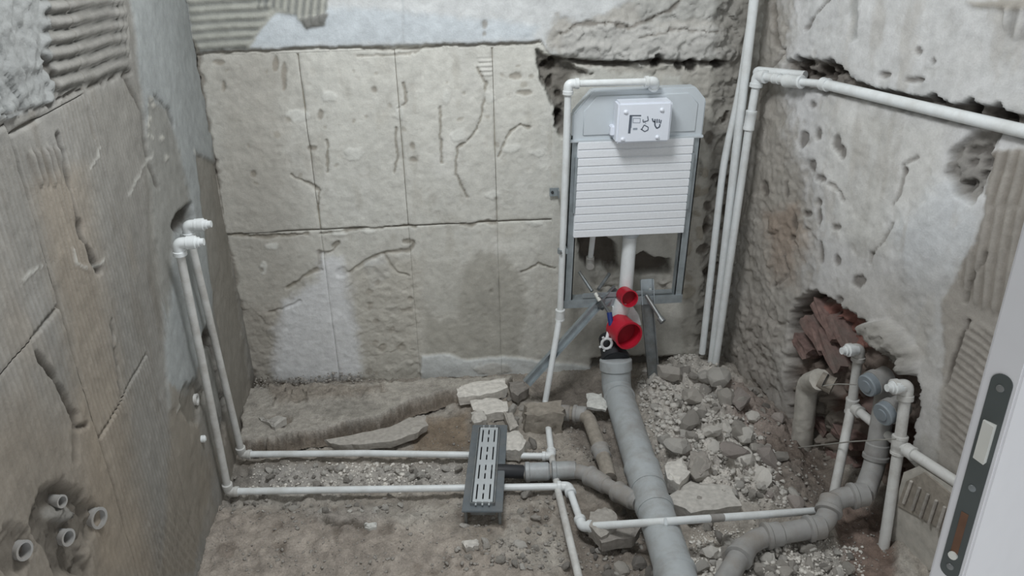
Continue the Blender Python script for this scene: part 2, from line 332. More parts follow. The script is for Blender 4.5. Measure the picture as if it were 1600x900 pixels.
    for a in ((443, 120, 4, 22), (342, 98, 9, 4), (430, 100, 5, 12), (585, 140, 5, 5), (645, 228, 4, 5), (645, 250, 6, 4), (487, 232, 7, 4), (396, 272, 4, 5), (805, 120, 9, 5), (820, 145, 12, 4), (768, 455, 2.5, 3), (408, 422, 3, 4), (757, 52, 2.5, 4), (757, 38, 4, 6), (533, 424, 9, 7), (500, 180, 4, 8), (349, 135, 3, 8)):
        f.ell(*a, (140, 132, 120), -.005, 2, 4, .65)
    f.comb([(746, 88), (770, 88), (768, 122), (750, 120)], 0, .017, .006, 2, 2, 0)
    f.poly([(424, 600), (424, 520), (445, 470), (500, 440), (498, 400), (530, 400), (552, 440), (562, 520), (566, 600)], (216, 217, 218), .003, 9, 18, .9)
    f.poly([(568, 410), (600, 402), (612, 430), (580, 450)], (206, 208, 208), .002, 5, 10, .6)
    f.poly([(540, 420), (660, 400), (660, 600), (570, 600)], (186, 182, 172), 0, 14, 20, .7, rough=.005)
    f.poly([(360, 470), (440, 490), (424, 600), (385, 604)], (158, 152, 143), 0, 14, 20, .6, rough=.006)
    f.poly([(730, 420), (752, 395), (790, 400), (822, 440), (826, 500), (806, 560), (740, 566), (668, 556), (662, 480), (690, 500)], (168, 165, 156), -.002, 8, 18, .8)
    f.poly([(672, 405), (720, 405), (716, 500), (690, 500), (670, 470)], (192, 190, 182), .002, 5, 10, .8)
    f.poly([(656, 594), (660, 556), (695, 552), (730, 562), (784, 556), (860, 566), (940, 574), (945, 592), (800, 590)], (204, 207, 206), .010, 2, 4, .9)
    f.ell(770, 574, 28, 9, (196, 194, 188), .003, 2, 4, .8)
    f.line([(656, 598), (700, 594), (800, 590), (940, 590)], 4, -.012, (96, 90, 82), .8, 4)
    f.spots([(570, 440), (650, 440), (650, 590), (570, 590)], 14, (3, 7), (160, 153, 142), -.005, 8, .5)
    f.spots([(350, 100), (830, 90), (830, 340), (370, 340)], 26, (2, 5), (156, 149, 136), -.003, 9, .5)
    # holes behind the cistern frame
    f.poly([(905, 372), (940, 366), (962, 380), (968, 420), (955, 430), (940, 412), (922, 424), (908, 405)], (82, 74, 66), -.05, 3, 10, .9, rough=.02)
    f.poly([(984, 404), (1005, 396), (1020, 404), (1046, 406), (1046, 426), (1000, 430), (984, 424)], (78, 70, 62), -.05, 3, 8, .9)
    f.ell(950, 440, 24, 18, (196, 192, 184), .004, 6, 12, .8, rough=.02)
    f.ell(1046, 440, 16, 16, (198, 194, 186), .004, 6, 12, .8, rough=.02)
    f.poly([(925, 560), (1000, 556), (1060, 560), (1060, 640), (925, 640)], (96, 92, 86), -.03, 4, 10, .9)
    # darker foot of the wall and darker left corner
    f.poly([(385, 598), (560, 592), (655, 596), (655, 640), (385, 640)], (128, 120, 110), 0, 6, 10, .85, rough=.012)
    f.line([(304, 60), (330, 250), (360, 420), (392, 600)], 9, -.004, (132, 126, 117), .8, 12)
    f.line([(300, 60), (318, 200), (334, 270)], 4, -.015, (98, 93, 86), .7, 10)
eu = X; P0 = (-0.97, YB, -0.06); nB = (0, -1, 0)
def zpx(x, y): return BK(x, y).z+0.06
def upx(x, y): return BK(x, y).x+0.97
ju = [upx(322, 200)+.0, upx(500, 355), upx(638, 352), upx(777, 350), upx(866, 352)]
jt = zpx(600, 74); jm = zpx(600, 355); jb = zpx(600, 600)
def under(f):
    back_fn(f); u, v = f.u, f.v
    m = (u > ju[0]+.01) & (u < ju[4]-.01) & (v > jb+.01) & (v < jt-.01); f.h[m] -= .010; f.c[m] = lin((150, 144, 132))
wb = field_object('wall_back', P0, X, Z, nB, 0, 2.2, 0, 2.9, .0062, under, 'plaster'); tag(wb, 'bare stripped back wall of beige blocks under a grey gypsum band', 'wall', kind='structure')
GAP = .0011
for r, (z0, z1) in enumerate(((jm, jt), (jb, jm))):
    for c in range(4):
        s = (.004, .012)[r] if c else 0
        g = GAP if r == 0 else .0004
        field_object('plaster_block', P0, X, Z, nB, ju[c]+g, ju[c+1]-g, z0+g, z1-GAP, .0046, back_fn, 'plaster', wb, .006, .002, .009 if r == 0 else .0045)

# ================================================================ LEFT WALL
LG = (140, 138, 133)
def left_fn(f):
    f.base(LG); u, v = f.u, f.v; f.h += f.lo*.012+f.wx*.005+f.n1*.0012
    f.mottle((158, 156, 152), 6, .0, .3, .5, 71, 1, .35); f.mottle((122, 117, 109), 9, .08, .3, .5, 73, 1.6, .4); f.mottle((152, 140, 124), 4, .1, .35, .35, 75, 1, .5)
    f.poly([(190, -100), (310, -100), (330, 230), (345, 420), (320, 540), (290, 640), (262, 640), (255, 500), (240, 330), (228, 200)], (158, 162, 162), .004, 4, 8, .9)
    f.poly([(-500, -400), (60, -400), (70, 60), (86, 158), (30, 180), (-300, 230)], (148, 150, 149), .006, 4, 14, .9, rough=.012)
    f.poly([(230, 150), (262, 175), (280, 240), (300, 330), (270, 360), (262, 500), (236, 420), (228, 240)], (140, 138, 132), -.004, 4, 10, .8)
    f.poly([(262, 600), (300, 620), (330, 760), (300, 900), (250, 900), (262, 760)], (140, 133, 122), 0, 6, 14, .8)
    # comb marks: wide waves above, fine vertical strokes below
    f.comb([(52, -40), (190, -40), (196, 60), (200, 112), (110, 140), (84, 150), (62, 70)], .06, .033, .013, 4, 4, .35, (84, 84, 80), .9, .4)
    f.comb([(165, -40), (190, -40), (205, 90), (190, 80)], -.9, .03, .009, 3, 3, .1)
    for p in ([(-100, 230), (90, 230), (150, 440), (240, 800), (300, 1100), (-200, 1100)], [(95, 160), (215, 130), (240, 350), (262, 520), (230, 640), (150, 660), (95, 400)], [(165, 660), (240, 560), (262, 640), (290, 900), (220, 900)]):
        f.comb(p, pi/2, .019, .0020, 8, 6, .10, (120, 115, 107), .40)
    f.comb([(250, 800), (300, 790), (330, 840), (290, 900), (240, 900)], 1.1, .026, .003, 6, 6, .2)
    f.comb([(40, 240), (100, 230), (95, 290), (60, 290)], pi/2, .03, .007, 3, 3, .1, (98, 92, 84), .6)
    # tint of the lower left
    f.poly([(-300, 640), (150, 640), (230, 900), (260, 1200), (-300, 1200)], (138, 129, 117), 0, 60, 30, .7)
    f.poly([(50, 290), (130, 260), (190, 600), (240, 900), (150, 900), (100, 500)], (150, 137, 120), 0, 25, 20, .45)
    # joints and grooves
    D = (84, 80, 74)
    f.line([(86, 158), (140, 135), (205, 112)], 4, -.010, D, .7, 6);
    f.line([(0, 178), (40, 172), (86, 160)], 3, -.006, D, .6)
    f.line([(92, 212), (110, 290), (128, 370), (154, 424)], 4.5, -.014, (78, 75, 70), .8, 5)
    f.line([(60, 88), (80, 118), (86, 150)], 5, -.012, D, .8, 5); f.line([(138, 170), (149, 215)], 2.5, -.007, D, .6, 2)
    f.line([(55, 552), (85, 590), (108, 632), (122, 668), (135, 664)], 5, -.012, (90, 85, 78), .8, 6)
    f.line([(196, 118), (222, 175), (228, 235), (246, 290)], 3.5, -.008, D, .6, 6)
    f.line([(240, 150), (262, 172), (272, 196)], 3, -.006, D, .5); f.line([(175, 500), (188, 620)], 2.5, -.005, D, .5)
    f.line([(298, 20), (318, 140), (328, 205)], 4, -.010, (106, 103, 97), .6, 6); f.line([(120, 645), (118, 720)], 5, -.008, (100, 94, 86), .6, 5)
    f.spots([(215, 140), (240, 150), (262, 250), (240, 250)], 10, (2, 5), (196, 194, 186), .004, 12, .7)
    for L in ([(200, 305), (218, 272), (240, 240)], [(140, 262), (152, 248), (154, 230)], [(36, 438), (55, 422), (74, 412)], [(150, 420), (160, 405)], [(116, 388), (120, 412), (135, 418)], [(276, 645), (284, 628), (292, 606)], [(300, 236), (304, 246)]):
        f.line(L, 2.0, .0025, (190, 189, 183), .6, 9)
    # niche behind the riser pipes, and the hollow that holds the conduits
    f.poly([(312, 540), (322, 508), (334, 520), (340, 560), (352, 640), (352, 690), (342, 694), (330, 640), (318, 600)], (74, 70, 65), -.03, 3, 8, .9)
    f.poly([(318, 545), (330, 540), (338, 570), (350, 640), (350, 672), (338, 640), (326, 600)], (150, 150, 146), .026, 3, 5, .8)
    f.poly([(268, 352), (280, 330), (298, 318), (302, 342), (290, 356), (276, 366)], (72, 68, 62), -.03, 3, 6, .9)
    f.ell(300, 630, 15, 32, (122, 118, 110), -.012, 4, 8, .7, 0)
    f.poly([(66, 765), (92, 752), (128, 770), (150, 800), (146, 830), (130, 850), (140, 900), (90, 900), (78, 870), (50, 820)], (98, 93, 86), -.022, 8, 20, .8, rough=.02)
    f.ell(100, 800, 20, 12, (138, 136, 131), .012, 5, 8, .7); f.ell(20, 860, 26, 34, (108, 102, 94), -.014, 8, 10, .7)
    f.poly([(360, 600), (400, 590), (402, 640), (380, 720), (370, 690)], (116, 109, 100), 0, 10, 12, .7)
    f.poly([(305, 240), (345, 260), (392, 600), (372, 690), (330, 440)], (140, 136, 128), -.008, 3, 6, .9)
OL = CL+dL*-.05+Vector((0, 0, -.08))
def uL(px, py): return (LF(px, py)-OL).dot(dL)
def vL(px, py): return (LF(px, py)-OL).z
ua, uc = uL(92, 470), uL(225, 520); z1, z2 = vL(150, 136), vL(198, 610)
def left_under(f):
    left_fn(f); m = f.u > uc-.005; f.h[m] -= .011; f.c[m] = lin((124, 119, 111))
wl = field_object('wall_left', OL, dL, Z, nL, 0, 3.3, 0, 2.95, .0078, left_under, 'plaster'); tag(wl, 'dim grey left wall with combed adhesive where tiles were stripped', 'wall', kind='structure')
for (a, b, c, d) in ((uc, ua, z2, z1), (uc, ua, z1, 2.95), (uc, ua, 0, z2), (ua, ua+.62, 0, z2+.34), (ua, ua+.62, z2+.34, z1+.02), (ua, ua+.62, z1+.02, 2.95)):
    field_object('adhesive_bed', OL, dL, Z, nL, a+.001, b-.001, c+.001, d-.001, .0052, left_fn, 'plaster', wl, .006, .002, .010)

# ================================================================ RIGHT WALL
RG = (204, 204, 204)
def right_fn(f):
    f.base(RG); u, v = f.u, f.v; f.h += f.lo*.03+f.wx*.006+f.n1*.0010
    m = sst(.0, .3, fbm(u*4, v*4, 80, 5)); f.c = f.c*(1-.55*m)[:, None]+lin((180, 178, 172))*(.5*m)[:, None]
    f.mottle((216, 216, 216), 7, .02, .3, .5, 83); f.mottle((168, 165, 160), 11, .12, .32, .45, 85, 1, .7, -.003); f.mottle((160, 156, 150), 26, .14, .3, .4, 87, 1, 1, -.002)
    f.poly([(1185, -60), (1225, -60), (1232, 60), (1215, 130), (1245, 240), (1270, 330), (1255, 440), (1240, 480), (1215, 600), (1180, 640), (1120, 640), (1150, 300)], (150, 143, 132), -.006, 22, 34, .75, rough=.011)
    f.poly([(1195, 330), (1240, 320), (1260, 380), (1235, 450), (1200, 440)], (156, 141, 128), 0, 12, 18, .8)
    f.poly([(1165, 470), (1215, 500), (1225, 600), (1290, 690), (1290, 900), (1100, 900), (1120, 600)], (138, 130, 122), 0, 24, 30, .75, rough=.008)
    f.poly([(1206, 560), (1232, 540), (1236, 600), (1214, 650)], (186, 183, 177), .003, 10, 16, .7)
    f.poly([(1290, 160), (1480, 190), (1470, 340), (1390, 400), (1300, 380), (1275, 260)], (204, 203, 197), .006, 30, 30, .5)
    f.poly([(1400, 360), (1500, 250), (1530, 330), (1545, 420), (1470, 560), (1430, 500)], (200, 204, 207), .008, 26, 30, .6)
    f.poly([(1255, -60), (1600, -60), (1600, 180), (1460, 175), (1330, 120), (1270, 80)], (202, 203, 202), .008, 12, 24, .5)
    f.poly([(1328, -60), (1344, -60), (1340, 60), (1330, 66)], (160, 161, 159), -.008, 4, 6, .8)
    f.line([(1300, 0), (1275, 28), (1262, 45)], 3, -.01, (108, 102, 96), .7); f.line([(1205, 10), (1208, 70), (1225, 90)], 5, -.012, (118, 112, 104), .6)
    f.poly([(1180, 420), (1700, 420), (1700, 1000), (1100, 1000), (1120, 560)], (168, 164, 158), 0, 60, 40, .55); f.mottle((176, 172, 165), 10, .05, .25, .5, 99, 1.5, .5)
    # chase cut for the long pipe
    f.poly([(1224, 96), (1262, 88), (1310, 104), (1335, 128), (1400, 148), (1470, 158), (1540, 165), (1620, 190), (1620, 222), (1560, 205), (1440, 178), (1330, 150), (1230, 134)], (112, 105, 97), -.032, 4, 12, .85, rough=.02)
    f.spots([(1234, 92), (1300, 98), (1330, 124), (1240, 120)], 10, (5, 13), (66, 60, 55), -.03, 14); f.ell(1458, 156, 9, 7, (58, 54, 50), -.03, 2, 4)
    f.spots([(1490, 158), (1560, 168), (1570, 192), (1500, 180)], 6, (6, 14), (76, 72, 68), -.02, 15)
    for a in ((1384, 116, 8, 5), (1436, 80, 3, 6), (1458, 96, 3, 4), (1430, 124, 14, 4), (1255, 218, 7, 12), (1268, 165, 5, 5), (1310, 226, 7, 14), (1318, 238, 5, 10), (1268, 260, 8, 9), (1284, 278, 9, 5), (1280, 318, 4, 5), (1260, 335, 7, 4), (1280, 340, 4, 12), (1308, 355, 8, 4), (1238, 348, 4, 12), (1306, 408, 5, 8), (1280, 395, 3, 16), (1340, 440, 10, 9), (1310, 468, 5, 5), (1232, 372, 4, 4), (1194, 296, 6, 12), (1228, 296, 3, 12), (1278, 210, 5, 8), (1416, 266, 4, 7)):
        f.ell(*a, (98, 92, 86), -.010, 2.5, 6, .75)
    for L in ([(1300, 285), (1315, 300), (1318, 312)], [(1416, 262), (1408, 300), (1398, 320)], [(1362, 400), (1380, 380), (1400, 350)], [(1358, 412), (1362, 396)], [(1200, 115), (1215, 90), (1226, 76)], [(1415, 255), (1436, 244)], [(1205, 450), (1226, 430), (1222, 400)], [(1330, 520), (1350, 545), (1372, 556)]):
        f.line(L, 3, -.008, (120, 114, 108), .6, 8)
    # combed adhesive at the right
    C = (158, 153, 146)
    f.poly([(1545, 236), (1700, 230), (1700, 800), (1540, 900), (1468, 740), (1470, 640), (1475, 540), (1472, 470), (1500, 430), (1535, 370), (1545, 320)], C, .003, 4, 10, .95)
    f.comb([(1548, 236), (1700, 230), (1700, 322), (1545, 322)], pi/2, .034, .008, 6, 6, .2, (124, 117, 108), .7, .6)
    f.comb([(1545, 326), (1700, 326), (1700, 560), (1530, 480), (1500, 440)], pi/2+.1, .03, .007, 8, 6, .15, (122, 115, 106), .5)
    f.line([(1512, 500), (1500, 530), (1486, 570), (1478, 604)], 3, -.01, (84, 78, 72), .8, 4)
    f.comb([(1486, 575), (1512, 510), (1640, 540), (1600, 700), (1500, 720), (1472, 660)], -.06, .024, .005, 6, 6, .3, (116, 110, 103), .7, .6)
    f.comb([(1570, 14), (1680, 0), (1680, 80), (1580, 60)], pi/2, .04, .01, 4, 4, .1, (110, 106, 100), .6); f.poly([(1516, 4), (1680, -10), (1680, 14), (1540, 14)], (158, 152, 142), .006, 4, 6, .8)
    f.poly([(1484, 240), (1520, 205), (1560, 202), (1548, 240), (1540, 300), (1524, 318), (1500, 300), (1476, 272)], (128, 124, 118), -.022, 5, 12, .85, rough=.02)
    f.spots([(1480, 245), (1540, 225), (1536, 300), (1510, 305)], 8, (5, 11), (88, 84, 80), -.014, 17, .7)
    f.line([(1550, 395), (1522, 440), (1512, 470)], 4, -.008, (100, 95, 88), .6)
    # the big cavity with brick inside
    f.poly([(1238, 470), (1262, 454), (1290, 462), (1340, 500), (1420, 560), (1436, 610), (1425, 700), (1480, 770), (1500, 960), (1280, 960), (1232, 690), (1226, 600), (1230, 520)], (112, 100, 92), -.085, 3.5, 12, .95, rough=.03)
    f.poly([(1262, 476), (1300, 484), (1350, 520), (1352, 548), (1300, 550), (1268, 520), (1256, 500)], (142, 100, 92), .02, 5, 10, .8, rough=.02)
    f.poly([(1360, 505), (1390, 500), (1430, 545), (1432, 580), (1400, 584), (1370, 550)], (146, 143, 137), .07, 3, 10, .9, rough=.03)
    f.poly([(1232, 600), (1270, 590), (1300, 640), (1290, 760), (1240, 700)], (128, 122, 114), .06, 8, 14, .8, rough=.02)
    f.spots([(1236, 480), (1262, 470), (1262, 590), (1236, 590)], 12, (6, 14), (70, 62, 57), -.02, 19, .8)
    f.spots([(1300, 600), (1400, 620), (1400, 760), (1300, 770)], 16, (6, 18), (86, 66, 58), -.02, 20, .8)
OR = CRn+dR*-.05+Vector((0, 0, -.12))
wr = field_object('wall_right', OR, dR, Z, nR, 0, 3.2, 0, 3.0, .0068, right_fn, 'plaster'); tag(wr, 'blotchy pale plastered right wall with pipe chase and brick cavity', 'wall', kind='structure')
ce = tag(link('ceiling', box(bmesh.new(), (.2, 1.4, 2.82), X, Y_, Z, 3.4, 3.8, .06), 'ceiling_paint'), 'plain pale ceiling above the stripped room', 'ceiling', kind='structure')

# ================================================================ FLOOR
def floor_fn(f):
    f.base((156, 149, 140)); u, v = f.u, f.v; f.h += f.lo*.022+f.wx*.022+f.n1*.006
    m = sst(-.02, .25, fbm(u*6, v*6, 90, 5)); f.c = f.c*(1-.5*m)[:, None]+lin((170, 166, 159))*(.5*m)[:, None]
    f.mottle((128, 120, 111), 8, .08, .3, .5, 93); f.h += plates(u, v, 22, 3)*.010+plates(u, v, 50, 7)*.006
    f.poly([(400, 660), (740, 600), (740, 800), (350, 800), (355, 740)], None, -.018, 20, 16)
    f.poly([(360, 640), (660, 600), (690, 625), (600, 675), (500, 700), (370, 715)], None, -.02, 10, 12)
    f.poly([(345, 735), (420, 725), (520, 740), (540, 775), (350, 790)], (168, 164, 158), .004, 12, 16, .7, rough=.02)
    f.mottle((174, 169, 161), 5, .08, .3, .5, 95); f.mottle((132, 122, 110), 7, .1, .3, .5, 97, 1, 1, -.004)
    f.poly([(420, 722), (720, 722), (722, 756), (400, 760), (370, 740)], (172, 168, 163), 0, 8, 14, .8)
    f.poly([(640, 655), (730, 640), (735, 700), (640, 700)], (136, 122, 106), -.005, 10, 14, .9)
    f.poly([(330, 790), (480, 800), (700, 830), (860, 900), (860, 1000), (280, 1000), (300, 860)], (154, 145, 136), .012, 20, 20, .8)
    f.poly([(470, 790), (590, 790), (600, 815), (540, 822), (500, 820)], (162, 156, 149), .012, 5, 8, .8); f.line([(505, 816), (530, 824), (562, 822)], 4, -.012, (86, 80, 72), .8)
    f.poly([(830, 590), (960, 590), (960, 640), (850, 640)], (118, 111, 104), -.03, 10, 12, .8)
    f.poly([(880, 650), (960, 640), (1000, 740), (900, 700)], (132, 124, 116), -.012, 12, 14, .8)
    f.poly([(880, 780), (1010, 790), (1040, 900), (900, 900)], (128, 119, 110), -.03, 12, 18, .7)
    f.poly([(1010, 590), (1070, 555), (1130, 575), (1190, 640), (1250, 700), (1280, 780), (1150, 810), (1070, 800), (1030, 700)], (192, 187, 180), .05, 26, 20, .9, rough=.05)
    f.poly([(1130, 600), (1200, 625), (1270, 690), (1280, 745), (1190, 720), (1140, 670)], (146, 132, 124), .0, 14, 20, .8)
    f.poly([(1190, 690), (1300, 690), (1320, 770), (1280, 800), (1180, 770)], (104, 94, 86), -.03, 14, 16, .8)
    f.poly([(1300, 770), (1400, 790), (1400, 960), (1340, 960), (1310, 860)], (118, 98, 88), -.03, 10, 16, .8)
    f.poly([(1180, 850), (1320, 850), (1340, 960), (1160, 960)], (168, 164, 158), .01, 14, 16, .8, rough=.03)
    f.poly([(345, 720), (400, 724), (396, 768), (350, 790)], (142, 137, 130), .0, 8, 12, .8, rough=.02)
    f.spots([(300, 790), (860, 790), (860, 900), (300, 900)], 26, (3, 14), (116, 107, 98), -.006, 24, .6)
floor = field_object('floor', (-1.1, .7, 0), X, Y_, (0, 0, 1), 0, 3.1, 0, 2.5, .0082, floor_fn, 'dusty_ground'); tag(floor, 'dug up earth and rubble bed between the stripped walls', 'floor', kind='structure')
def floor_z(x, y):
    f = Field((-1.1, .7, 0), X, Y_, (0, 0, 1), np.array([x+1.1]), np.array([y-.7])); floor_fn(f); return float(f.h[0])
def floor_zs(xs, ys):
    f = Field((-1.1, .7, 0), X, Y_, (0, 0, 1), np.array(xs)+1.1, np.array(ys)-.7); floor_fn(f); return f.h
# screed slab left against the back wall
SL = [(380, 606), (560, 596), (656, 592), (800, 584), (800, 590), (740, 600), (692, 610), (655, 622), (622, 634), (596, 648), (540, 658), (500, 670), (450, 677), (400, 684), (374, 686)]
def slab_fn(f):
    f.base((166, 161, 153)); f.h += f.lo*.014+f.wx*.010+f.n1*.004
    f.poly([(420, 603), (600, 598), (600, 614), (430, 630)], (140, 132, 122), .006, 6, 12, .8, rough=.03)
    f.ell(436, 655, 20, 9, (122, 114, 104), -.012, 3, 6, .8); f.ell(560, 640, 60, 12, (156, 152, 144), 0, 10, 10, .6)
    d = f._d(f.px+f.wx*10, f.py+f.wy*10, SL, True); f.h -= .075*(1-sst(-1.5, 1.2, d+f.n1*1.5)); e = 1-sst(-.5, 1.5, d); f.c = f.c*(1-e)[:, None]+lin((124, 115, 105))*e[:, None]; f.keepd = d  # broken front face coloured darker, standing in for the shade of an undercut
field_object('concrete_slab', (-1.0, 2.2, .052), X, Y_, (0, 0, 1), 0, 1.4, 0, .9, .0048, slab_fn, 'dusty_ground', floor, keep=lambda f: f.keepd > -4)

# ================================================================ WATER PIPES
DR = .0125
def plug(root, p, d, r, mat='white_plastic', name='threaded_plug'):
    d = Vector(d).normalized()
    return link(name, tube(bmesh.new(), [p, p+d*.016, p+d*.018, p+d*.034, p+d*.036, p+d*.044, p+d*.046, p+d*.058], [r*1.5, r*1.5, r*1.75, r*1.75, r*1.35, r*1.35, r*1.0, r*.95], 18), mat, root)
zA = .022
# cistern feed and first riser: tee in the middle
a0 = LF(292, 352, .035); a1 = LF(377, 709, .045); a1 = FL(378, 710, zA); a2 = FL(862, 713, zA)
t1 = empty('water_pipe', 'white water pipe from the upper left wall outlet along the rear side of the trench', 'pipe', a1)
def sect(root, a, b, r, mat='white_plastic', name='pipe_section', sag=0):
    a = Vector(a); b = Vector(b); n = 8
    link(name, tube(bmesh.new(), [a.lerp(b, k/n)+Vector((0, 0, -sag*4*(k/n)*(1-k/n))) for k in range(n+1)], r, 16), mat, root)
sect(t1, a0, a1, DR, 'dusty_white_plastic'); mid = a1.lerp(a2, .4)+Vector((0, .012, 0)); sect(t1, a1, mid, DR); sect(t1, mid, a2, DR)
elbow(t1, a0+Vector((.1, 0, 0)), a0, a1, DR*1.45, 'white_plastic'); plug(t1, a0+Vector((.018, 0, 0)), (1, -.02, .02), .0115)
elbow(t1, a0, a1, a2, DR*1.35, 'dusty_white_plastic')
b1 = FL(852, 628, .03); b2 = BK(875, 492, .19); b3 = BK(888, 131, .20); b4 = BK(1024, 127, .19); b5 = b4+Vector((0, .09, -.012))
b0 = FL(905, 905, .02)
t2 = empty('water_pipe', 'white water pipe rising left of the cistern, bent over its top', 'pipe', b1)
for a, b in ((b1, b2), (b2, b3), (b3, b4), (b4, b5), (a2, b1)): sect(t2, a, b, DR*(1 if a is not a2 else .98))
elbow(t2, b2, b3, b4, DR*1.45, 'white_plastic'); elbow(t2, b3, b4, b4+Vector((0, .1, -.10)), DR*1.5, 'white_plastic'); collar(t2, b2, b3-b2, DR*1.5, .05, 'white_plastic')
elbow(t2, b1, a2, a1, DR*1.35, 'white_plastic', name='tee')
bb = FL(873, 772, .02); sect(t2, a2, bb, DR, 'dusty_white_plastic'); sect(t2, bb, b0, DR*1.02, 'dusty_white_plastic')
# second riser and lower pipe
c0 = LF(278, 380, .05); c1 = FL(357, 768, zA); c2 = FL(888, 760, zA+.005); c3 = FL(910, 823, zA); c4 = FL(1280, 798, .045)
t3 = empty('water_pipe', 'white water pipe from the lower left wall outlet, then over the big drain', 'pipe', c1)
sect(t3, c0, c1, DR, 'dusty_white_plastic'); sect(t3, c1, c2, DR); sect(t3, c2, c3, DR)
kk = FL(1040, 815, .155); sect(t3, c3, kk, DR); sect(t3, kk, c4, DR)
elbow(t3, c0+Vector((.1, 0, 0)), c0, c1, DR*1.5, 'white_plastic'); plug(t3, c0+Vector((.018, 0, 0)), (1, -.02, .02), .0115)
elbow(t3, c0, c1, c2, DR*1.35, 'dusty_white_plastic'); elbow(t3, c1, c2, c3, DR*1.5, 'white_plastic'); elbow(t3, c2, c3, kk, DR*1.5, 'white_plastic')
lk = kk.lerp(c4, .27); link('printed_marking', tube(bmesh.new(), [lk, lk+(c4-kk).normalized()*.05], DR*1.01, 16), 'dusty_grey_plastic', t3)
# right wall risers with outlets
r = .0165
e0 = FL(1303, 772, .02); e1 = RT(1331, 634, -.005); e2 = RT(1343, 545, 0.0); e3 = RT(1416, 700, .02)
t4 = empty('water_pipe', 'dusty white riser with a capped outlet in front of the brick cavity, further back', 'pipe', e0)
sect(t4, e0, e1, r, 'dusty_white_plastic'); sect(t4, e1, e2, r, 'dusty_white_plastic'); sect(t4, e1, RT(1403, 692, .0), r*.95, 'dusty_white_plastic')
elbow(t4, e1, e2, e2-Vector((.1, .01, 0)), r*1.3, 'dusty_white_plastic'); plug(t4, e2+Vector((-.012, -.004, 0)), (-1, -.15, .05), .0125)
collar(t4, e1, e2-e1, r*1.3, .06, 'dusty_white_plastic', 'tee'); collar(t4, e1.lerp(RT(1403, 692, .0), .14), e3-e1, r*1.25, .03, 'dusty_white_plastic', 'tee_branch')
sect(t4, RT(1403, 692, .0), RT(1500, 786, .03), r*.95, 'dusty_white_plastic')
g0 = RT(1373, 905, .10); g1 = RT(1405, 695, .045); g2 = RT(1417, 602, .03)
t5 = empty('water_pipe', 'dusty white riser with a capped outlet, closest to the door edge', 'pipe', g0)
sect(t5, g0, g1, r*1.05, 'dusty_white_plastic'); sect(t5, g1, g2, r*1.05, 'dusty_white_plastic'); sect(t5, g1, RT(1520, 770, .035), r, 'dusty_white_plastic')
elbow(t5, g1, g2, g2-Vector((.1, .01, 0)), r*1.4, 'dusty_white_plastic'); plug(t5, g2+Vector((-.014, -.004, 0)), (-1, -.15, .05), .0125)
collar(t5, g1, g2-g1, r*1.4, .065, 'dusty_white_plastic', 'tee'); collar(t5, g1.lerp(RT(1520, 770, .035), .16), RT(1520, 770, .035)-g1, r*1.3, .034, 'dusty_white_plastic', 'tee_branch')
# corner risers
h = [([BK(1185, -60, .085), BK(1110, 584, .075)], .0175, 'thick white riser standing in the middle of the three in the far right corner'),
     ([BK(1187, -60, .05), BK(1155, 150, .05), BK(1131, 250, .05), BK(1097, 552, .05)], .0145, 'leftmost white riser of the three in the far right corner, bowed slightly')]
for L, rr, lb in h:
    t = empty('riser_pipe', lb, 'pipe', L[-1]); link('pipe_section', tube(bmesh.new(), fillet(L, .25, 6) if len(L) > 2 else L, rr, 18), 'white_plastic', t)
j0 = BK(1115, 588, .11); j1 = BK(1172, 188, .12); j2 = BK(1184, 118, .12); j3 = RT(1240, 127, .03); j4 = RT(1286, 131, .012); j5 = RT(1690, 226, .01)
t6 = empty('water_pipe', 'white riser in the far right corner that turns and slopes along the right wall', 'pipe', j0)
sect(t6, j0, j1, .0155); sect(t6, j1, j2, .0155); sect(t6, j2, j3, .0155); sect(t6, j3, j4, .013); sect(t6, j4, j5, .0175)
collar(t6, j1, j2-j1, .0205, .075, 'white_plastic'); elbow(t6, j1, j2, j3, .0225, 'white_plastic', arm=1.9); collar(t6, j2.lerp(j3, .55), j3-j2, .0185, .03, 'white_plastic', 'union_ring')
collar(t6, j3, j4-j3, .0225, .085, 'white_plastic'); collar(t6, j4.lerp(j5, .012), j5-j4, .021, .03, 'white_plastic')
q1 = j2+Vector((.006, .03, .012)); q2 = RT(1258, 118, -.02)
link('return_bend', tube(bmesh.new(), fillet([j2, q1, q1.lerp(q2, .5), q2], .02), .0165, 16), 'white_plastic', t6)
ti = empty('wire_tie', 'thin plastic tie hanging from the sloping pipe at its collar', 'tie', j4); link('loop', tube(bmesh.new(), fillet([j4+Vector((.02, -.02, .01)), j4+Vector((.02, -.03, -.02)), j4+Vector((.025, -.01, -.045))], .01), .0015, 6), 'wire_grey', ti)

# ================================================================ DRAINS
PR = .0585
m0 = BK(965, 560, .21); m0 = on(962, 562, (0, YB-.25, 0), (0, 1, 0)); m1 = on(963, 606, (0, YB-.28, 0), (0, 1, 0)); m2 = FL(1058, 905, .095)
t = empty('soil_pipe', 'big grey drain pipe running from under the cistern toward the camera', 'pipe', m1)
dd = (m2-m1).normalized()
link('pipe_barrel', tube(bmesh.new(), [m1+dd*.03, m1.lerp(m2, .35), m1.lerp(m2, .6), m2+dd*.25], PR, 32), 'grey_plastic', t)
bm = bmesh.new(); tube(bm, fillet([m0, m1, m1+dd*.07], .055, 9), PR*1.03, 32); link('bend', bm, 'grey_plastic', t)
link('socket', tube(bmesh.new(), [m0+(m1-m0).normalized()*.045, m0+(m1-m0).normalized()*.04, m0, m0-(m1-m0).normalized()*.005], [PR*1.03, PR*1.13, PR*1.13, PR], 32), 'grey_plastic', t)
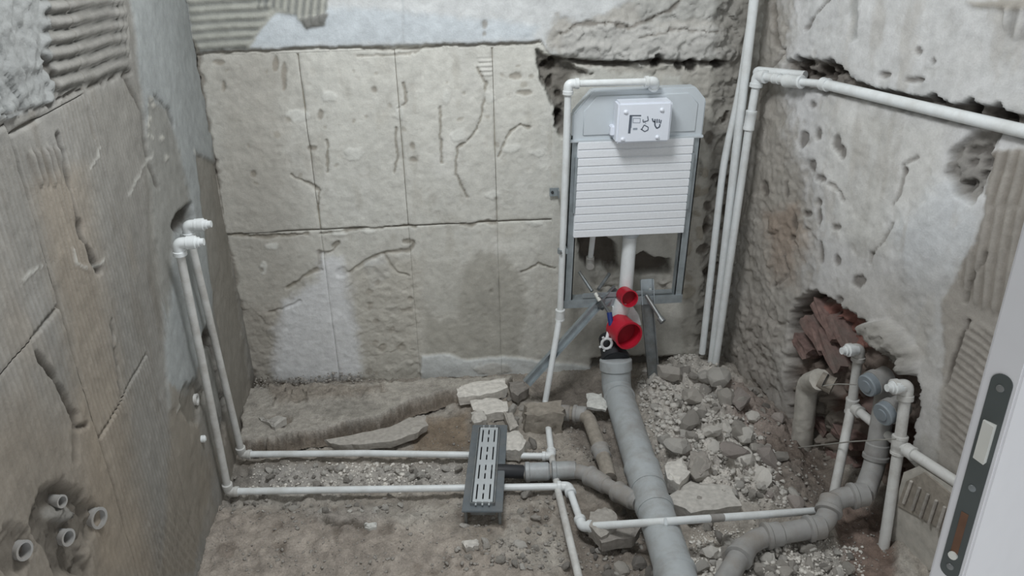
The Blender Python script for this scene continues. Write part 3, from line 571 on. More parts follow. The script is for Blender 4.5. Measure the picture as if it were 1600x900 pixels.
def ring(root, p, d, r, l): link('socket_rim', tube(bmesh.new(), [p, p+d*.006, p+d*.02, p+d*.026, p+d*l], [r, r*1.09, r*1.09, r*1.045, r*1.04], 32), 'grey_plastic', root)
for s, l in ((.06, .02), (.50, .13), (.69, .04)): ring(t, m1.lerp(m2, s), dd, PR, l)
ring(t, m1.lerp(m2, .985), -dd, PR, .03)
bp = m1.lerp(m2, .66); br = FL(940, 745, .05)
mk = m1.lerp(m2, .83)+Vector((-.012, -.045, .052)); link('printed_marking', box(bmesh.new(), mk, dd, X, Z, .012, .03, .002), 'slot_dark', t)
# side branch of floor drain
RD = .0265
s1 = FL(818, 738, .035); s2 = FL(905, 734, .04); s3 = FL(945, 757, .045); s4 = bp+Vector((-.045, -.01, -.01))
t = empty('branch_drain', 'grey dusty branch drain joining the linear drain outlet to the big pipe', 'pipe', s1)
link('pipe_section', tube(bmesh.new(), fillet([s1, s2, s3, s4], .06, 9), RD, 20), 'dusty_grey_plastic', t)
for a, b, k, nm in ((s1, s2, 0.02, 'socket'), (s1, s2, .5, 'socket'), (s2, s3, .35, 'socket'), (s3, s4, .35, 'socket')):
    p = a.lerp(b, k); d = (b-a).normalized(); link(nm, tube(bmesh.new(), [p, p+d*.004, p+d*.016, p+d*.02, p+d*.085, p+d*.09], [RD, RD*1.38, RD*1.38, RD*1.25, RD*1.22, RD], 22), 'grey_plastic' if k < .6 and a is s1 else 'dusty_grey_plastic', t)
w0 = FL(868, 644, .05); w1 = FL(918, 648, .06); w2 = FL(945, 722, .05); w3 = FL(952, 748, .045)
t = empty('branch_drain', 'cement-crusted small drain bending down from the concrete lump beside the big pipe', 'pipe', w2)
link('pipe_section', tube(bmesh.new(), fillet([w0, w1, w2, w3], .05, 8), RD*1.02, 18, wob=.03), 'cement_crusted', t)
for a, b, k in ((w0, w1, .05), (w0, w1, .55), (w1, w2, .72)):
    p = a.lerp(b, k); d = (b-a).normalized(); link('socket', tube(bmesh.new(), [p, p+d*.004, p+d*.014, p+d*.018, p+d*.05, p+d*.055], [RD, RD*1.35, RD*1.35, RD*1.2, RD*1.2, RD], 20), 'dusty_grey_plastic', t)
def rock_bm(seed, sub=2, sc=(1, 1, .7), cuts=9):
    q = random.Random(seed); bm = bmesh.new(); bmesh.ops.create_icosphere(bm, subdivisions=sub, radius=1)
    for k in range(cuts):
        n = Vector((q.gauss(0, 1), q.gauss(0, 1), q.gauss(0, 1))).normalized(); c = q.uniform(.5, .78)
        for v in bm.verts:
            e = v.co.dot(n)-c
            if e > 0: v.co -= n*e
    for v in bm.verts: v.co = Vector((v.co.x*sc[0], v.co.y*sc[1], v.co.z*sc[2]))+Vector((q.uniform(-1, 1), q.uniform(-1, 1), q.uniform(-1, 1)))*.025
    return bm
lump = rock_bm(501, 3, (1, 1, 1), 4)
bm = bmesh.new(); bmesh.ops.create_cube(bm, size=1); bmesh.ops.subdivide_edges(bm, edges=bm.edges[:], cuts=5, use_grid_fill=True)
p = FL(848, 655, .04)
for v in bm.verts: v.co = Vector((v.co.x*.145, v.co.y*.09, v.co.z*.10))*(1+random.uniform(-.07, .07))+Vector([random.gauss(0, .003) for _ in 'xyz'])+p+Vector((v.co.z*.01, 0, 0))
retop(tag(link('concrete_lump', bm, 'cement_crusted'), 'rough brown-grey concrete lump cast around the end of the small drain', 'concrete lump')); lump.free()
# linear shower drain
c = [FL(741, 660, .075), FL(790, 661, .075), FL(784, 797, .075), FL(722, 795, .075)]
o = sum(c, Vector())/4; ly = ((c[0]+c[1]-c[2]-c[3])/2); LY = ly.length; ly.normalize(); lx = Vector((ly.y, -ly.x, 0)); wdt = .135
root = empty('shower_drain', 'grey linear shower drain with slotted steel grate propped across the two water pipes', 'drain', o)
link('tray', box(bmesh.new(), o-Z*.012, lx, ly, Z, wdt, LY, .006, .002), 'tray_grey', root)
bm = bmesh.new(); gw = .067; gl = LY*.86
for s in (-1, 1): box(bm, o+lx*s*(gw/2+.006)-Z*.022, lx, ly, Z, .004, gl+.01, .05)
for s in (-1, 1): box(bm, o+ly*s*(gl/2+.005)-Z*.022, lx, ly, Z, gw+.012, .004, .05)
box(bm, o-Z*.046, lx, ly, Z, gw+.01, gl+.01, .004); link('channel', bm, 'dull_steel', root)
# grate: bars between the slots so that slots are real openings
bm = bmesh.new(); xs = [-gw/2, -.0245, -.0195, -.0025, .0025, .0195, .0245, gw/2]; gz = o+Z*.0005
for i in (0, 2, 4, 6): box(bm, gz+lx*(xs[i]+xs[i+1])/2, lx, ly, Z, xs[i+1]-xs[i], gl, .004)
nrow = 4; pitch = gl/nrow
for i in (1, 3, 5):
    for k in range(nrow+1):
        box(bm, gz+lx*(xs[i]+xs[i+1])/2+ly*(-gl/2+k*pitch), lx, ly, Z, xs[i+1]-xs[i]+.0004, .028, .0038)
    if i == 3:
        for k in range(nrow): box(bm, gz+ly*(-gl/2+(k+.5)*pitch), lx, ly, Z, .0055, .016, .0038)
bmesh.ops.remove_doubles(bm, verts=bm.verts[:], dist=1e-6); link('grate', bm, 'grate_steel', root, smooth=False)
link('slot_shadow_pan', box(bmesh.new(), o-Z*.010, lx, ly, Z, gw-.004, gl-.004, .002), 'slot_dark', root)
ou = FL(790, 736, .05); link('outlet', tube(bmesh.new(), [ou-lx*.05, ou, s1+lx*.0+Vector((.01, 0, 0))], RD*.93, 20), 'black_rubber_and_bore_shade', root)
for sx, sy in ((-1, -1), (1, 1), (-1, 1), (1, -1)):
    q = o+lx*sx*wdt*.42+ly*sy*LY*.46; zz = floor_z(q.x, q.y)-.01; link('foot', tube(bmesh.new(), [Vector((q.x, q.y, zz)), Vector((q.x, q.y, o.z-.01))], .006, 10), 'dull_steel', root)
# right hand drain run
k0 = FL(1128, 915, .05); k1 = FL(1172, 842, .055); k2 = FL(1288, 822, .06); k3 = FL(1300, 780, .10); k4 = FL(1350, 772, .11); k5 = RT(1366, 730, .02); k6 = RT(1386, 605, -.02)
RR = .033
t = empty('waste_pipe', 'dusty grey waste pipe snaking from the right wall cavity toward the camera', 'pipe', k2)
link('pipe_section', tube(bmesh.new(), fillet([k0, k1, k2, k3, k4], .075, 10), RR, 22), 'dusty_grey_plastic', t)
link('riser', tube(bmesh.new(), fillet([k4, k5, k6], .05, 8), RR*1.05, 22), 'dusty_grey_plastic', t)
for a, b, k in ((k0, k1, .55), (k1, k2, .18), (k1, k2, .75), (k2, k3, .45), (k3, k4, .55), (k5, k6, .1)):
    p = a.lerp(b, k); d = (b-a).normalized(); link('socket', tube(bmesh.new(), [p, p+d*.004, p+d*.016, p+d*.02, p+d*.055, p+d*.06], [RR, RR*1.3, RR*1.3, RR*1.18, RR*1.16, RR], 22), 'dusty_grey_plastic', t)
plain('cap_grey', (132, 140, 146), .5, vary=.04)
for (x, y, lb) in ((1364, 590, 'end_cap'), (1389, 634, 'end_cap')):
    p = RT(x+22, y-2, -.02); d = (RT(x, y+2, .035)-p).normalized(); d = Vector((-.85, -.30, -.15)).normalized(); L = .085
    link('branch_stub', tube(bmesh.new(), [p, p+d*L*.5, p+d*L*.5, p+d*L*.75, p+d*L*.75], [RR*1.1, RR*1.1, RR*1.27, RR*1.27, RR], 22), 'dusty_grey_plastic', t)
    link(lb, tube(bmesh.new(), [p+d*L*.75, p+d*L, p+d*(L+.004), p+d*(L+.004), p+d*(L+.008)], [RR*1.16, RR*1.16, RR*1.06, RR*.62, RR*.6], 22), 'cap_grey', t)
# old cemented pipe stub with open mouth
n0 = RT(1248, 735, .03); n1 = RT(1262, 600, .03); n2 = RT(1284, 592, .06)
t = empty('cemented_pipe', 'cement-covered old pipe with a dark open mouth inside the wall cavity', 'pipe', n0)
link('pipe_section', tube(bmesh.new(), fillet([n0, n0.lerp(n1, .5), n1, n1+(n2-n1)*.9], .035, 8), .039, 20, wob=.05), 'pale_cement', t)
link('open_mouth', hollow(bmesh.new(), n2-(n2-n1).normalized()*.02, Vector((.75, -.65, -.2)), .031, .026, .05, .045), 'cement_crusted', t)
x = n2+Vector((.75, -.65, -.2)).normalized()*.012; link('mouth_inside', tube(bmesh.new(), [x, x+Vector((.75, -.65, -.2)).normalized()*.002], .026, 18), 'black_rubber_and_bore_shade', t)  # black disc stands in for the darkness inside the mouth
w = [RT(1192, 706, .08), RT(1260, 698, .09), RT(1330, 690, .09), RT(1400, 686, .09)]
t = tag(link('tie_wire', tube(bmesh.new(), w, .0022, 8), 'wire_grey'), 'thin pale wire stretched low across the cavity behind the risers', 'wire')
t = tag(link('tie_wire', tube(bmesh.new(), [RT(1284, 603, .07), RT(1310, 600, .06), RT(1338, 601, .05)], .002, 8), 'wire_grey'), 'short thin wire from the old pipe mouth to the riser', 'wire')
# bricks showing in the cavity
def chip(parent, name, c, ax, ay, az, s, mat, seed):
    q = random.Random(seed); bm = bmesh.new(); bmesh.ops.create_cube(bm, size=1); bmesh.ops.subdivide_edges(bm, edges=bm.edges[:], cuts=2, use_grid_fill=True)
    for v in bm.verts: k = Vector([a+q.uniform(-.06, .06) for a in v.co]); v.co = Vector(c)+ax*k.x*s[0]+ay*k.y*s[1]+az*k.z*s[2]
    return link(name, bm, mat, parent, smooth=False)
for i, (x, y, l, tilt) in enumerate(((1300, 498, .17, .5), (1282, 520, .15, .5), (1325, 520, .15, .55), (1305, 545, .17, .5), (1262, 540, .10, .3), (1368, 648, .13, 0), (1330, 680, .12, 0), (1322, 722, .13, 0), (1345, 760, .12, 0), (1290, 660, .1, .1))):
    d = (dR*cos(tilt)-Z*sin(tilt)).normalized(); chip(wr, 'brick', RT(x, y, -.068), d, nR, d.cross(nR), (l, .08, .048), 'brick_red', i+40)
# block at the lower right
bc = RT(1440, 800, .03); root = empty('concrete_block', 'grey concrete block with a combed recess leaning at the right wall foot near the door', 'block', bc)
prism_p = [RT(x, y, .05) for x, y in ((1412, 738), (1436, 728), (1500, 770), (1500, 850), (1452, 892), (1428, 868), (1386, 862), (1398, 790))]
link('block_body', prism(bmesh.new(), prism_p, nR*-.16), 'pale_cement', root, smooth=False)
link('recess', prism(bmesh.new(), [RT(x, y, .056) for x, y in ((1416, 752), (1444, 738), (1500, 785), (1480, 832), (1402, 790))], nR*-.02), 'cement_crusted', root, smooth=False)
for k in range(5):
    a = RT(1424+k*13, 752+k*10, .06); b = RT(1412+k*13, 786+k*11, .06); link('ridge', tube(bmesh.new(), [a, b], .005, 8), 'stone_grey', root)

# ================================================================ CISTERN
OFF = .15
def cz(py): return BK(980, py, OFF).z
base = BK(973, 477, OFF)
cis = empty('toilet_cistern_frame', 'white in-wall toilet cistern on a galvanised frame fixed to the back wall', 'cistern', base)
zb = base.z; zt = cz(217); zr = cz(366); ztop = cz(139); cx = base.x; yf = base.y; SK = .035
def cxs(z): return cx+(z-zb)*SK            # the frame leans a touch to the right
def P(x, y, z): return Vector((cxs(z)+x, yf+y, z))
def cbox(name, x0, x1, y0, y1, z0, z1, mat, bev=.003, parent=cis):
    bm = bmesh.new(); bmesh.ops.create_cube(bm, size=1)
    for v in bm.verts: v.co = P(x0+(v.co.x+.5)*(x1-x0), y0+(v.co.y+.5)*(y1-y0), z0+(v.co.z+.5)*(z1-z0))
    if bev: bmesh.ops.bevel(bm, geom=bm.edges[:], offset=bev, segments=2, affect='EDGES')
    return link(name, bm, mat, parent)
HW = .246
for s in (-1, 1):
    bm = bmesh.new()
    for (xa, xb, ya, yb) in ((0, .034, 0, .004), (0, .004, 0, .045), (.030, .034, 0, .045)):
        r0 = bmesh.ops.create_cube(bm, size=1)['verts']
        for v in r0:
            lx_ = xa+(v.co.x+.5)*(xb-xa); v.co = P(s*(HW-lx_), ya+(v.co.y+.5)*(yb-ya), zb+(v.co.z+.5)*(zt+.02-zb))
    link('upright', bm, 'galvanised', cis, smooth=False)
cbox('bottom_rail', -HW, HW, -.004, .004, zb, zb+.036, 'galvanised', .001); cbox('rail_lip', -HW+.036, HW-.036, .004, .05, zb+.030, zb+.036, 'galvanised', .0)
cbox('mounting_plate', -.17, .02, .0, .004, zb+.04, zb+.062, 'galvanised'); cbox('mounting_plate', .05, .2, .0, .004, zb+.045, zb+.062, 'galvanised')
cbox('ribbed_jacket', -.222, .218, -.012, .11, zr, zt+.002, 'styrofoam', .004)
nr = 12
for k in range(nr):
    z0 = zr+(zt-zr)*(k+.03)/nr; z1_ = zr+(zt-zr)*(k+.93)/nr; cbox('rib', -.221, .217, -.0155, -.011, z0, z1_, 'styrofoam', .0018)
cbox('side_ledge', -.229, -.218, -.016, .1, zr+.10, zt-.06, 'galvanised', .002); cbox('side_ledge', .214, .226, -.016, .1, zr+.10, zt-.06, 'galvanised', .002)
bm = bmesh.new(); hw = .25; pts = [(-hw+.005, zt), (-hw+.005, ztop-.085), (-hw+.075, ztop), (hw-.045, ztop), (hw, ztop-.05), (hw, zt)]
prism(bm, [P(x, -.004, z) for x, z in pts], Vector((0, .055, 0))); bmesh.ops.bevel(bm, geom=bm.edges[:], offset=.005, segments=2, affect='EDGES'); link('tank_top', bm, 'cistern_plastic', cis)
bm = bmesh.new(); pts = [(-hw+.045, zt+.02), (-hw+.045, ztop-.075), (-hw+.09, ztop-.02), (hw-.07, ztop-.02), (hw-.03, ztop-.06), (hw-.03, zt+.02)]
prism(bm, [P(x, -.009, z) for x, z in pts], Vector((0, .01, 0))); bmesh.ops.bevel(bm, geom=bm.edges[:], offset=.003, segments=1, affect='EDGES'); link('front_panel', bm, 'cistern_plastic', cis)
cbox('shelf_lip', -hw-.004, hw+.002, -.014, .12, zt-.004, zt+.006, 'cistern_plastic', .002)
# access box: front face spans 958..1056 x 155..228 in the photograph
yb_ = -.085; q0 = BK(962, 225, OFF-yb_); q1 = BK(1052, 160, OFF-yb_); bx0 = q0.x-cxs(q0.z); bx1 = q1.x-cxs(q1.z); bz0, bz1 = q0.z, q1.z
ab = cbox('access_box', bx0, bx1, yb_, -.006, bz0, bz1+.004, 'box_white', .007)
cbox('box_tab', bx0-.014, bx0+.004, yb_+.04, -.005, bz0+.02, bz0+.055, 'box_white', .003)
W_ = bx1-bx0; H_ = bz1-bz0
def fb(name, fx, fz, fw, fh, mat, d=.0012, par=cis, y0=None):
    return cbox(name, bx0+fx*W_, bx0+(fx+fw)*W_, yb_-d, yb_+.001, bz0+fz*H_, bz0+(fz+fh)*H_, mat, 0, par)
def sub(o, par=ab):      # hang a piece one level deeper; the access box sits at its parent's origin
    o.parent = par; return o
for fx, fz in ((.14, .80), (.80, .82), (.12, .11), (.76, .13)):
    a = P(bx0+fx*W_, yb_+.002, bz0+fz*H_); c2 = link('pip', tube(bmesh.new(), [a, a+Vector((.003, -.005, .0)), a+Vector((.004, -.008, 0))], [.009, .007, .004], 12), 'box_white', cis); sub(c2)
def stroke(pts, wd, mat, closed=False):
    bm = bmesh.new(); Q = [P(bx0+a*W_, yb_-.0008, bz0+b*H_) for a, b in pts]
    if closed: Q.append(Q[0])
    for a, b in zip(Q, Q[1:]):
        d = (b-a); n = d.cross(Y_).normalized()*wd/2; vs = [bm.verts.new(v) for v in (a-n, b-n, b+n, a+n)]; ws = [bm.verts.new(v.co+Vector((0, .001, 0))) for v in vs]
        bm.faces.new(vs); bm.faces.new(ws[::-1])
    sub(link('printed_pictogram', bm, mat, cis, smooth=False))
stroke([(.235, .26), (.24, .70)], .0085, 'ink'); stroke([(.22, .71), (.43, .70)], .0045, 'ink'); stroke([(.265, .40), (.27, .70)], .002, 'pale_ink')
stroke([(.29, .64), (.42, .63), (.42, .52), (.29, .53)], .002, 'pale_ink', True); stroke([(.30, .37), (.38, .37)], .007, 'pale_ink')
stroke([(.55, .68), (.57, .57), (.48, .53), (.47, .60)], .0035, 'ink'); stroke([(.50, .58), (.53, .48)], .002, 'pale_ink')
stroke([(.50, .46), (.58, .40), (.58, .33), (.52, .29), (.46, .35), (.50, .46)], .0035, 'ink'); stroke([(.47, .34), (.44, .36)], .003, 'ink')
stroke([(.64, .62), (.66, .54), (.70, .53)], .0045, 'ink'); stroke([(.69, .60), (.70, .44), (.74, .36), (.79, .40), (.79, .47)], .005, 'ink'); stroke([(.73, .60), (.735, .50)], .0045, 'ink'); stroke([(.77, .59), (.775, .50)], .0045, 'ink'); stroke([(.81, .57), (.80, .48)], .004, 'ink')
# flush pipe, bracket, plugs, rubber boot
f0 = P(.018, .05, zr+.01); f1 = BK(977, 462, OFF-.03)
link('flush_pipe', tube(bmesh.new(), fillet([f0, f0.lerp(f1, .75), f1], .04, 6), .0285, 22), 'white_plastic', cis)
link('flush_collar', tube(bmesh.new(), [f0+Vector((0, 0, 0)), f0-Z*.008, f0-Z*.034, f0-Z*.04], [.03, .036, .036, .029], 22), 'cistern_plastic', cis)
def cup(name, px, py, offb, px2, py2, offf, r, matl, matin):
    a = BK(px, py, offb); b = BK(px2, py2, offf); d = (b-a); L = d.length
    o_ = link(name, hollow(bmesh.new(), a, d, r, r*.93, L, L*.55, 30), matl, cis); dn = d.normalized(); p_ = a+dn*L*.46
    link(name+'_recess', tube(bmesh.new(), [p_, p_+dn*.002], r*.925, 28), matin, cis)
cup('small_red_plug', 975, 460, .15, 984, 467, .215, .034, 'red_plastic', 'red_inside')
cup('large_red_plug', 966, 510, .19, 983, 525, .28, .056, 'red_plastic', 'red_inside')
link('white_spigot', tube(bmesh.new(), fillet([BK(974, 470, .16), BK(968, 490, .16), BK(960, 510, .13)], .03), [.034]*10, 20), 'white_plastic', cis)
bm = bmesh.new(); prism(bm, [BK(x, y, .165) for x, y in ((957, 480), (985, 474), (998, 492), (1002, 508), (985, 505), (958, 512))], Vector((0, .03, 0))); link('bend_bracket', bm, 'white_plastic', cis, smooth=False)
ta = BK(955, 528, .13); tb = on(962, 566, (0, YB-.25, 0), (0, 1, 0)); link('rubber_boot', tube(bmesh.new(), fillet([ta, ta.lerp(tb, .5)+Vector((0, .01, 0)), tb], .03), [.053]*10, 28), 'black_rubber_and_bore_shade', cis)
link('boot_lip', tube(bmesh.new(), [tb-(tb-ta).normalized()*.03, tb-(tb-ta).normalized()*.026, tb-(tb-ta).normalized()*.004], [.053, .060, .060], 28), 'black_rubber_and_bore_shade', cis)
pc = BK(948, 537, .23); hp = [pc+Vector((cos(a)*.021, 0, sin(a)*.024)) for a in np.linspace(0, 2*pi, 15)]
link('pipe_clip', tube(bmesh.new(), hp, .006, 8, caps=False), 'white_plastic', cis)
for a in (2.1, 3.6, 4.4, 5.4, .8): link('clip_lug', tube(bmesh.new(), [pc+Vector((cos(a)*.022, 0, sin(a)*.024)), pc+Vector((cos(a)*.033, 0, sin(a)*.036))], .0055, 8), 'white_plastic', cis)
link('clip_strap', tube(bmesh.new(), [pc+Vector((0, .0, .025)), BK(952, 512, .2), BK(962, 495, .18)], .007, 8), 'white_plastic', cis)
def rod(name, p, q, r, mat, seg=12): link(name, tube(bmesh.new(), [p, q], r, seg), mat, cis)
rod('blue_bolt_sleeve', BK(952, 488, .2), BK(955, 508, .22), .011, 'blue_plastic'); rod('threaded_rod', BK(934, 462, .19), BK(953, 490, .2), .007, 'dull_steel')
rod('threaded_rod', BK(1010, 462, .17), BK(1034, 500, .26), .009, 'dull_steel'); rod('bolt_head', BK(1031, 497, .25), BK(1036, 503, .265), .014, 'dull_steel'); rod('tie_rod', BK(930, 458, .18), BK(937, 470, .2), .008, 'latch_steel')
def strap(name, pts, off0, off1, wd, mat='dull_steel', th=.004):
    A = BK(*pts[0], off0); B = BK(*pts[1], off1); d = (B-A).normalized(); sx = d.cross(Y_).normalized(); ny = d.cross(sx)
    bm = box(bmesh.new(), (A+B)/2, sx, ny, d, wd, th, (B-A).length); 
    for s in (-1, 1): box(bm, (A+B)/2+sx*s*wd/2+ny*.008, sx, ny, d, th, .018, (B-A).length)
    link(name, bm, mat, cis, smooth=False)
strap('diagonal_brace', ((945, 462), (822, 598)), .13, .26, .034, 'galvanised'); strap('diagonal_brace', ((962, 450), (935, 480)), .12, .16, .03)
strap('leg', ((1010, 468), (1022, 602)), .14, .17, .045); strap('adjuster_plate', ((1010, 436), (1012, 475)), .12, .15, .05, 'galvanised')
for (a, b) in (((925, 455), (905, 425)), ((935, 452), (952, 428)), ((1016, 452), (1030, 470))): rod('stay', BK(*a, .14), BK(*b, .06), .007, 'dull_steel')
# second feed pipe seen through the frame
tt = BK(928, 355, .05); tv = BK(922, 408, .03); t = empty('feed_pipe', 'short white pipe with an elbow in the hole behind the cistern frame', 'pipe', tv); sect(t, tt, tv, .0115); link('elbow', tube(bmesh.new(), fillet([tv+Z*.02, tv, tv+Vector((-.005, -.035, -.01))], .012), .017, 14), 'dusty_white_plastic', t)
# wall bracket and pipe clamp
pb = BK(866, 300, .012); root = empty('wall_bracket', 'small steel bracket screwed to the back wall left of the white pipe', 'bracket', pb)
link('plate', box(bmesh.new(), pb, X, Y_, Z, .038, .006, .034, .001), 'galvanised', root); link('bent_tab', box(bmesh.new(), pb+Vector((.014, -.02, 0)), X, Y_, Z, .004, .04, .03, .001), 'galvanised', root)
link('screw', tube(bmesh.new(), [pb+Vector((-.008, -.003, 0)), pb+Vector((-.008, -.008, 0))], .006, 12), 'slot_dark', root)
pk = BK(877, 392, .19); root = empty('pipe_clamp', 'small metal clamp around the white pipe left of the cistern', 'clamp', pk)
link('band', tube(bmesh.new(), [pk-Z*.009, pk+Z*.009], DR*1.2, 16), 'galvanised', root); link('screw', tube(bmesh.new(), [pk+Vector((-.004, -.016, 0)), pk+Vector((-.004, -.024, 0))], .005, 10), 'dull_steel', root)
link('lug', box(bmesh.new(), pk+Vector((.02, .03, 0)), X, Y_, Z, .006, .09, .016), 'galvanised', root)

# ================================================================ LEFT WALL ITEMS
for (x, y, r_, lb) in ((72, 782, .013, 'conduit stub at the top of the hollow in the left wall'), (82, 838, .017, 'conduit stub in the middle of the hollow in the left wall'), (132, 808, .023, 'widest open conduit stub, rightmost in the hollow of the left wall'), (11, 858, .018, 'conduit stub at the far left edge, alone in its hollow')):
    p = LF(x, y, -.034 if x != 132 else -.03); d = (nL+Vector((0, -.35, .1))).normalized(); root = empty('conduit_stub', lb, 'conduit', p)
    link('tube_wall', hollow(bmesh.new(), p-d*.01, d, r_, r_*.78, .05, .045, 18), 'dusty_grey_plastic', root); link('dark_bore', tube(bmesh.new(), [p+d*.004, p+d*.006], r_*.77, 16), 'black_rubber_and_bore_shade', root)  # bore shade painted as a black disc inside each stub
p = LF(298, 625, -.02); root = empty('conduit_stub', 'small pale conduit ring beside the riser pipes on the left wall', 'conduit', p)
link('tube_wall', hollow(bmesh.new(), p, nL, .019, .013, .022, .018, 16), 'dusty_white_plastic', root); link('dark_bore', tube(bmesh.new(), [p+nL*.006, p+nL*.007], .013, 14), 'black_rubber_and_bore_shade', root)  # black disc put in for the shade inside the ring
p = LF(314, 686, .0); retop(tag(link('wall_plug', tube(bmesh.new(), [p-nL*.02, p+nL*.012, p+nL*.016], [.012, .012, .007], 12), 'white_plastic'), 'tiny white plug in the left wall just left of the front riser', 'plug'))

# ================================================================ DOOR at the right
az = radians(60); dv = Vector((sin(az), cos(az), 0)); nb = Vector((cos(az), -sin(az), 0)); ne = -dv
E1 = Vector(CC+ray(1541, 560)*.82)
E2 = Vector(E1); th = .037
E0 = Vector((E1.x, E1.y, .06)); root = empty('door_1', 'white door leaf standing open at the right edge of the view', 'door', E0); root['kind'] = 'structure'
ctr = E0+nb*th/2+dv*.38+Z*1.0
link('leaf', box(bmesh.new(), ctr, nb, dv, Z, th, .76, 2.0, .0025), 'door_white', root)
def DP(px, py):  # point on the door edge plane
    return on(px, py, E0, ne)
top = DP(1562, 582).z; bot = DP(1478, 898).z; mc = E0+nb*th*.5
def stad(name, cu, z0, z1, w, mat, out, th_=.003, par=root):
    bm = bmesh.new(); r_ = w/2; pts = []
    for k in range(13): a = pi*k/12; pts.append((cos(a)*r_, z1-r_+sin(a)*r_))
    for k in range(13): a = pi+pi*k/12; pts.append((cos(a)*r_, z0+r_+sin(a)*r_))
    base_ = mc+nb*cu; prism(bm, [Vector((base_.x, base_.y, 0))+nb*a+Z*b+ne*(out-th_) for a, b in pts], ne*th_); return link(name, bm, mat, par, smooth=False)
plate = stad('lock_faceplate', .002, bot, top, .0215, 'lock_plate', .0012)
Hh = top-bot
def onp(f, s=.002): b_ = mc+nb*s; return Vector((b_.x, b_.y, bot+Hh*f))
for f_, nm in ((.94, 'screw'), (.47, 'screw'), (.055, 'screw')):
    link(nm, tube(bmesh.new(), [onp(f_)+ne*.001, onp(f_)+ne*.0022, onp(f_)+ne*.0024], [.0042, .0038, .001], 14), 'dull_steel', plate)
bm = bmesh.new(); c_ = onp(.70); prism(bm, [c_+nb*a+Z*b+ne*.001 for a, b in ((-.0065, -.024), (.0065, -.024), (.0065, .024), (-.0065, .024))], ne*.003)
for v in bm.verts:
    if (v.co-c_).dot(ne) > .003 and (v.co-c_).dot(nb) > 0: v.co += ne*.004
link('latch', bm, 'latch_steel', plate, smooth=False)
bm = bmesh.new(); c_ = onp(.23); box(bm, c_+ne*.0011, nb, ne, Z, .008, .001, .062, .0); link('deadbolt_slot', bm, 'rust_brown', plate, smooth=False)
bm = bmesh.new(); tube(bm, [onp(.12)+ne*.001, onp(.12)+ne*.004], .005, 12); link('deadbolt_tip', bm, 'latch_steel', plate)

# ================================================================ RUBBLE
variants = []
for k in range(14):
    q = random.Random(900+k); bm = rock_bm(900+k, 2, (1.15, q.uniform(.65, 1.05), q.uniform(.5, .95)), 20); me = bpy.data.meshes.new('rubble_stone'); bm.to_mesh(me); bm.free(); variants.append(me)
vm = {}
def stone_mesh(k, mat):
    if (k, mat) not in vm: m = variants[k].copy(); m.materials.append(MT[mat]); vm[(k, mat)] = m
    return vm[(k, mat)]
def inpoly(x, y, P_):
    c_ = False
    for i in range(len(P_)):
        (ax, ay), (bx_, by) = P_[i], P_[i-1]
        if (ay > y) != (by > y) and x < (bx_-ax)*(y-ay)/(by-ay)+ax: c_ = not c_
    return c_
REG = [  # polygon, count, size range in metres, materials, label, group
 ([(1000, 600), (1075, 565), (1120, 590), (1150, 640), (1225, 710), (1250, 790), (1085, 800), (1050, 740), (1020, 670)], 130, (.014, .066), ('stone_pale', 'stone_pale', 'stone_grey', 'stone_pale', 'stone_pale', 'stone_grey', 'stone_pink'), 'stone in the heap right of the big drain', 'rubble heap right of the big drain'),
 ([(410, 722), (720, 722), (720, 752), (400, 756)], 70, (.007, .026), ('stone_pale', 'stone_grey'), 'stone in the trench between the floor pipes', 'stones between the floor pipes'),
 ([(790, 600), (830, 605), (850, 680), (840, 702), (795, 702), (770, 640)], 14, (.018, .042), ('stone_pale', 'stone_grey'), 'mortar chunk behind the shower drain', 'chunks behind the shower drain'),
 ([(690, 800), (880, 775), (905, 870), (880, 895), (740, 895), (700, 850)], 50, (.006, .023), ('stone_grey', 'stone_pale', 'stone_grey'), 'stone in front of the shower drain', 'stones in front of the shower drain'),
 ([(900, 785), (1000, 780), (1030, 890), (920, 895)], 22, (.014, .042), ('stone_grey', 'stone_dark', 'stone_pale'), 'stone in the pit left of the big drain', 'stones left of the big drain'),
 ([(1080, 815), (1160, 815), (1130, 895), (1095, 895)], 16, (.015, .04), ('stone_grey', 'stone_pale'), 'stone between big drain and waste pipe', 'stones between the drains'),
 ([(1190, 860), (1330, 848), (1350, 898), (1170, 898)], 40, (.010, .034), ('stone_pale', 'stone_grey'), 'stone in front of the waste pipe', 'stones in front of the waste pipe'),
 ([(360, 776), (640, 776), (600, 800), (360, 800)], 34, (.007, .02), ('stone_grey', 'stone_pale'), 'stone before the lower left water pipe', 'stones by the lower water pipe'),
 ([(1130, 600), (1190, 620), (1230, 670), (1170, 660)], 12, (.012, .04), ('stone_pink', 'stone_grey', 'stone_dark'), 'stone at the right corner foot', 'stones at the right corner foot'),
 ([(800, 770), (870, 765), (870, 800), (800, 800)], 6, (.012, .028), ('stone_grey',), 'stone right of the shower drain', 'stones right of the shower drain'),
]
q = random.Random(5)
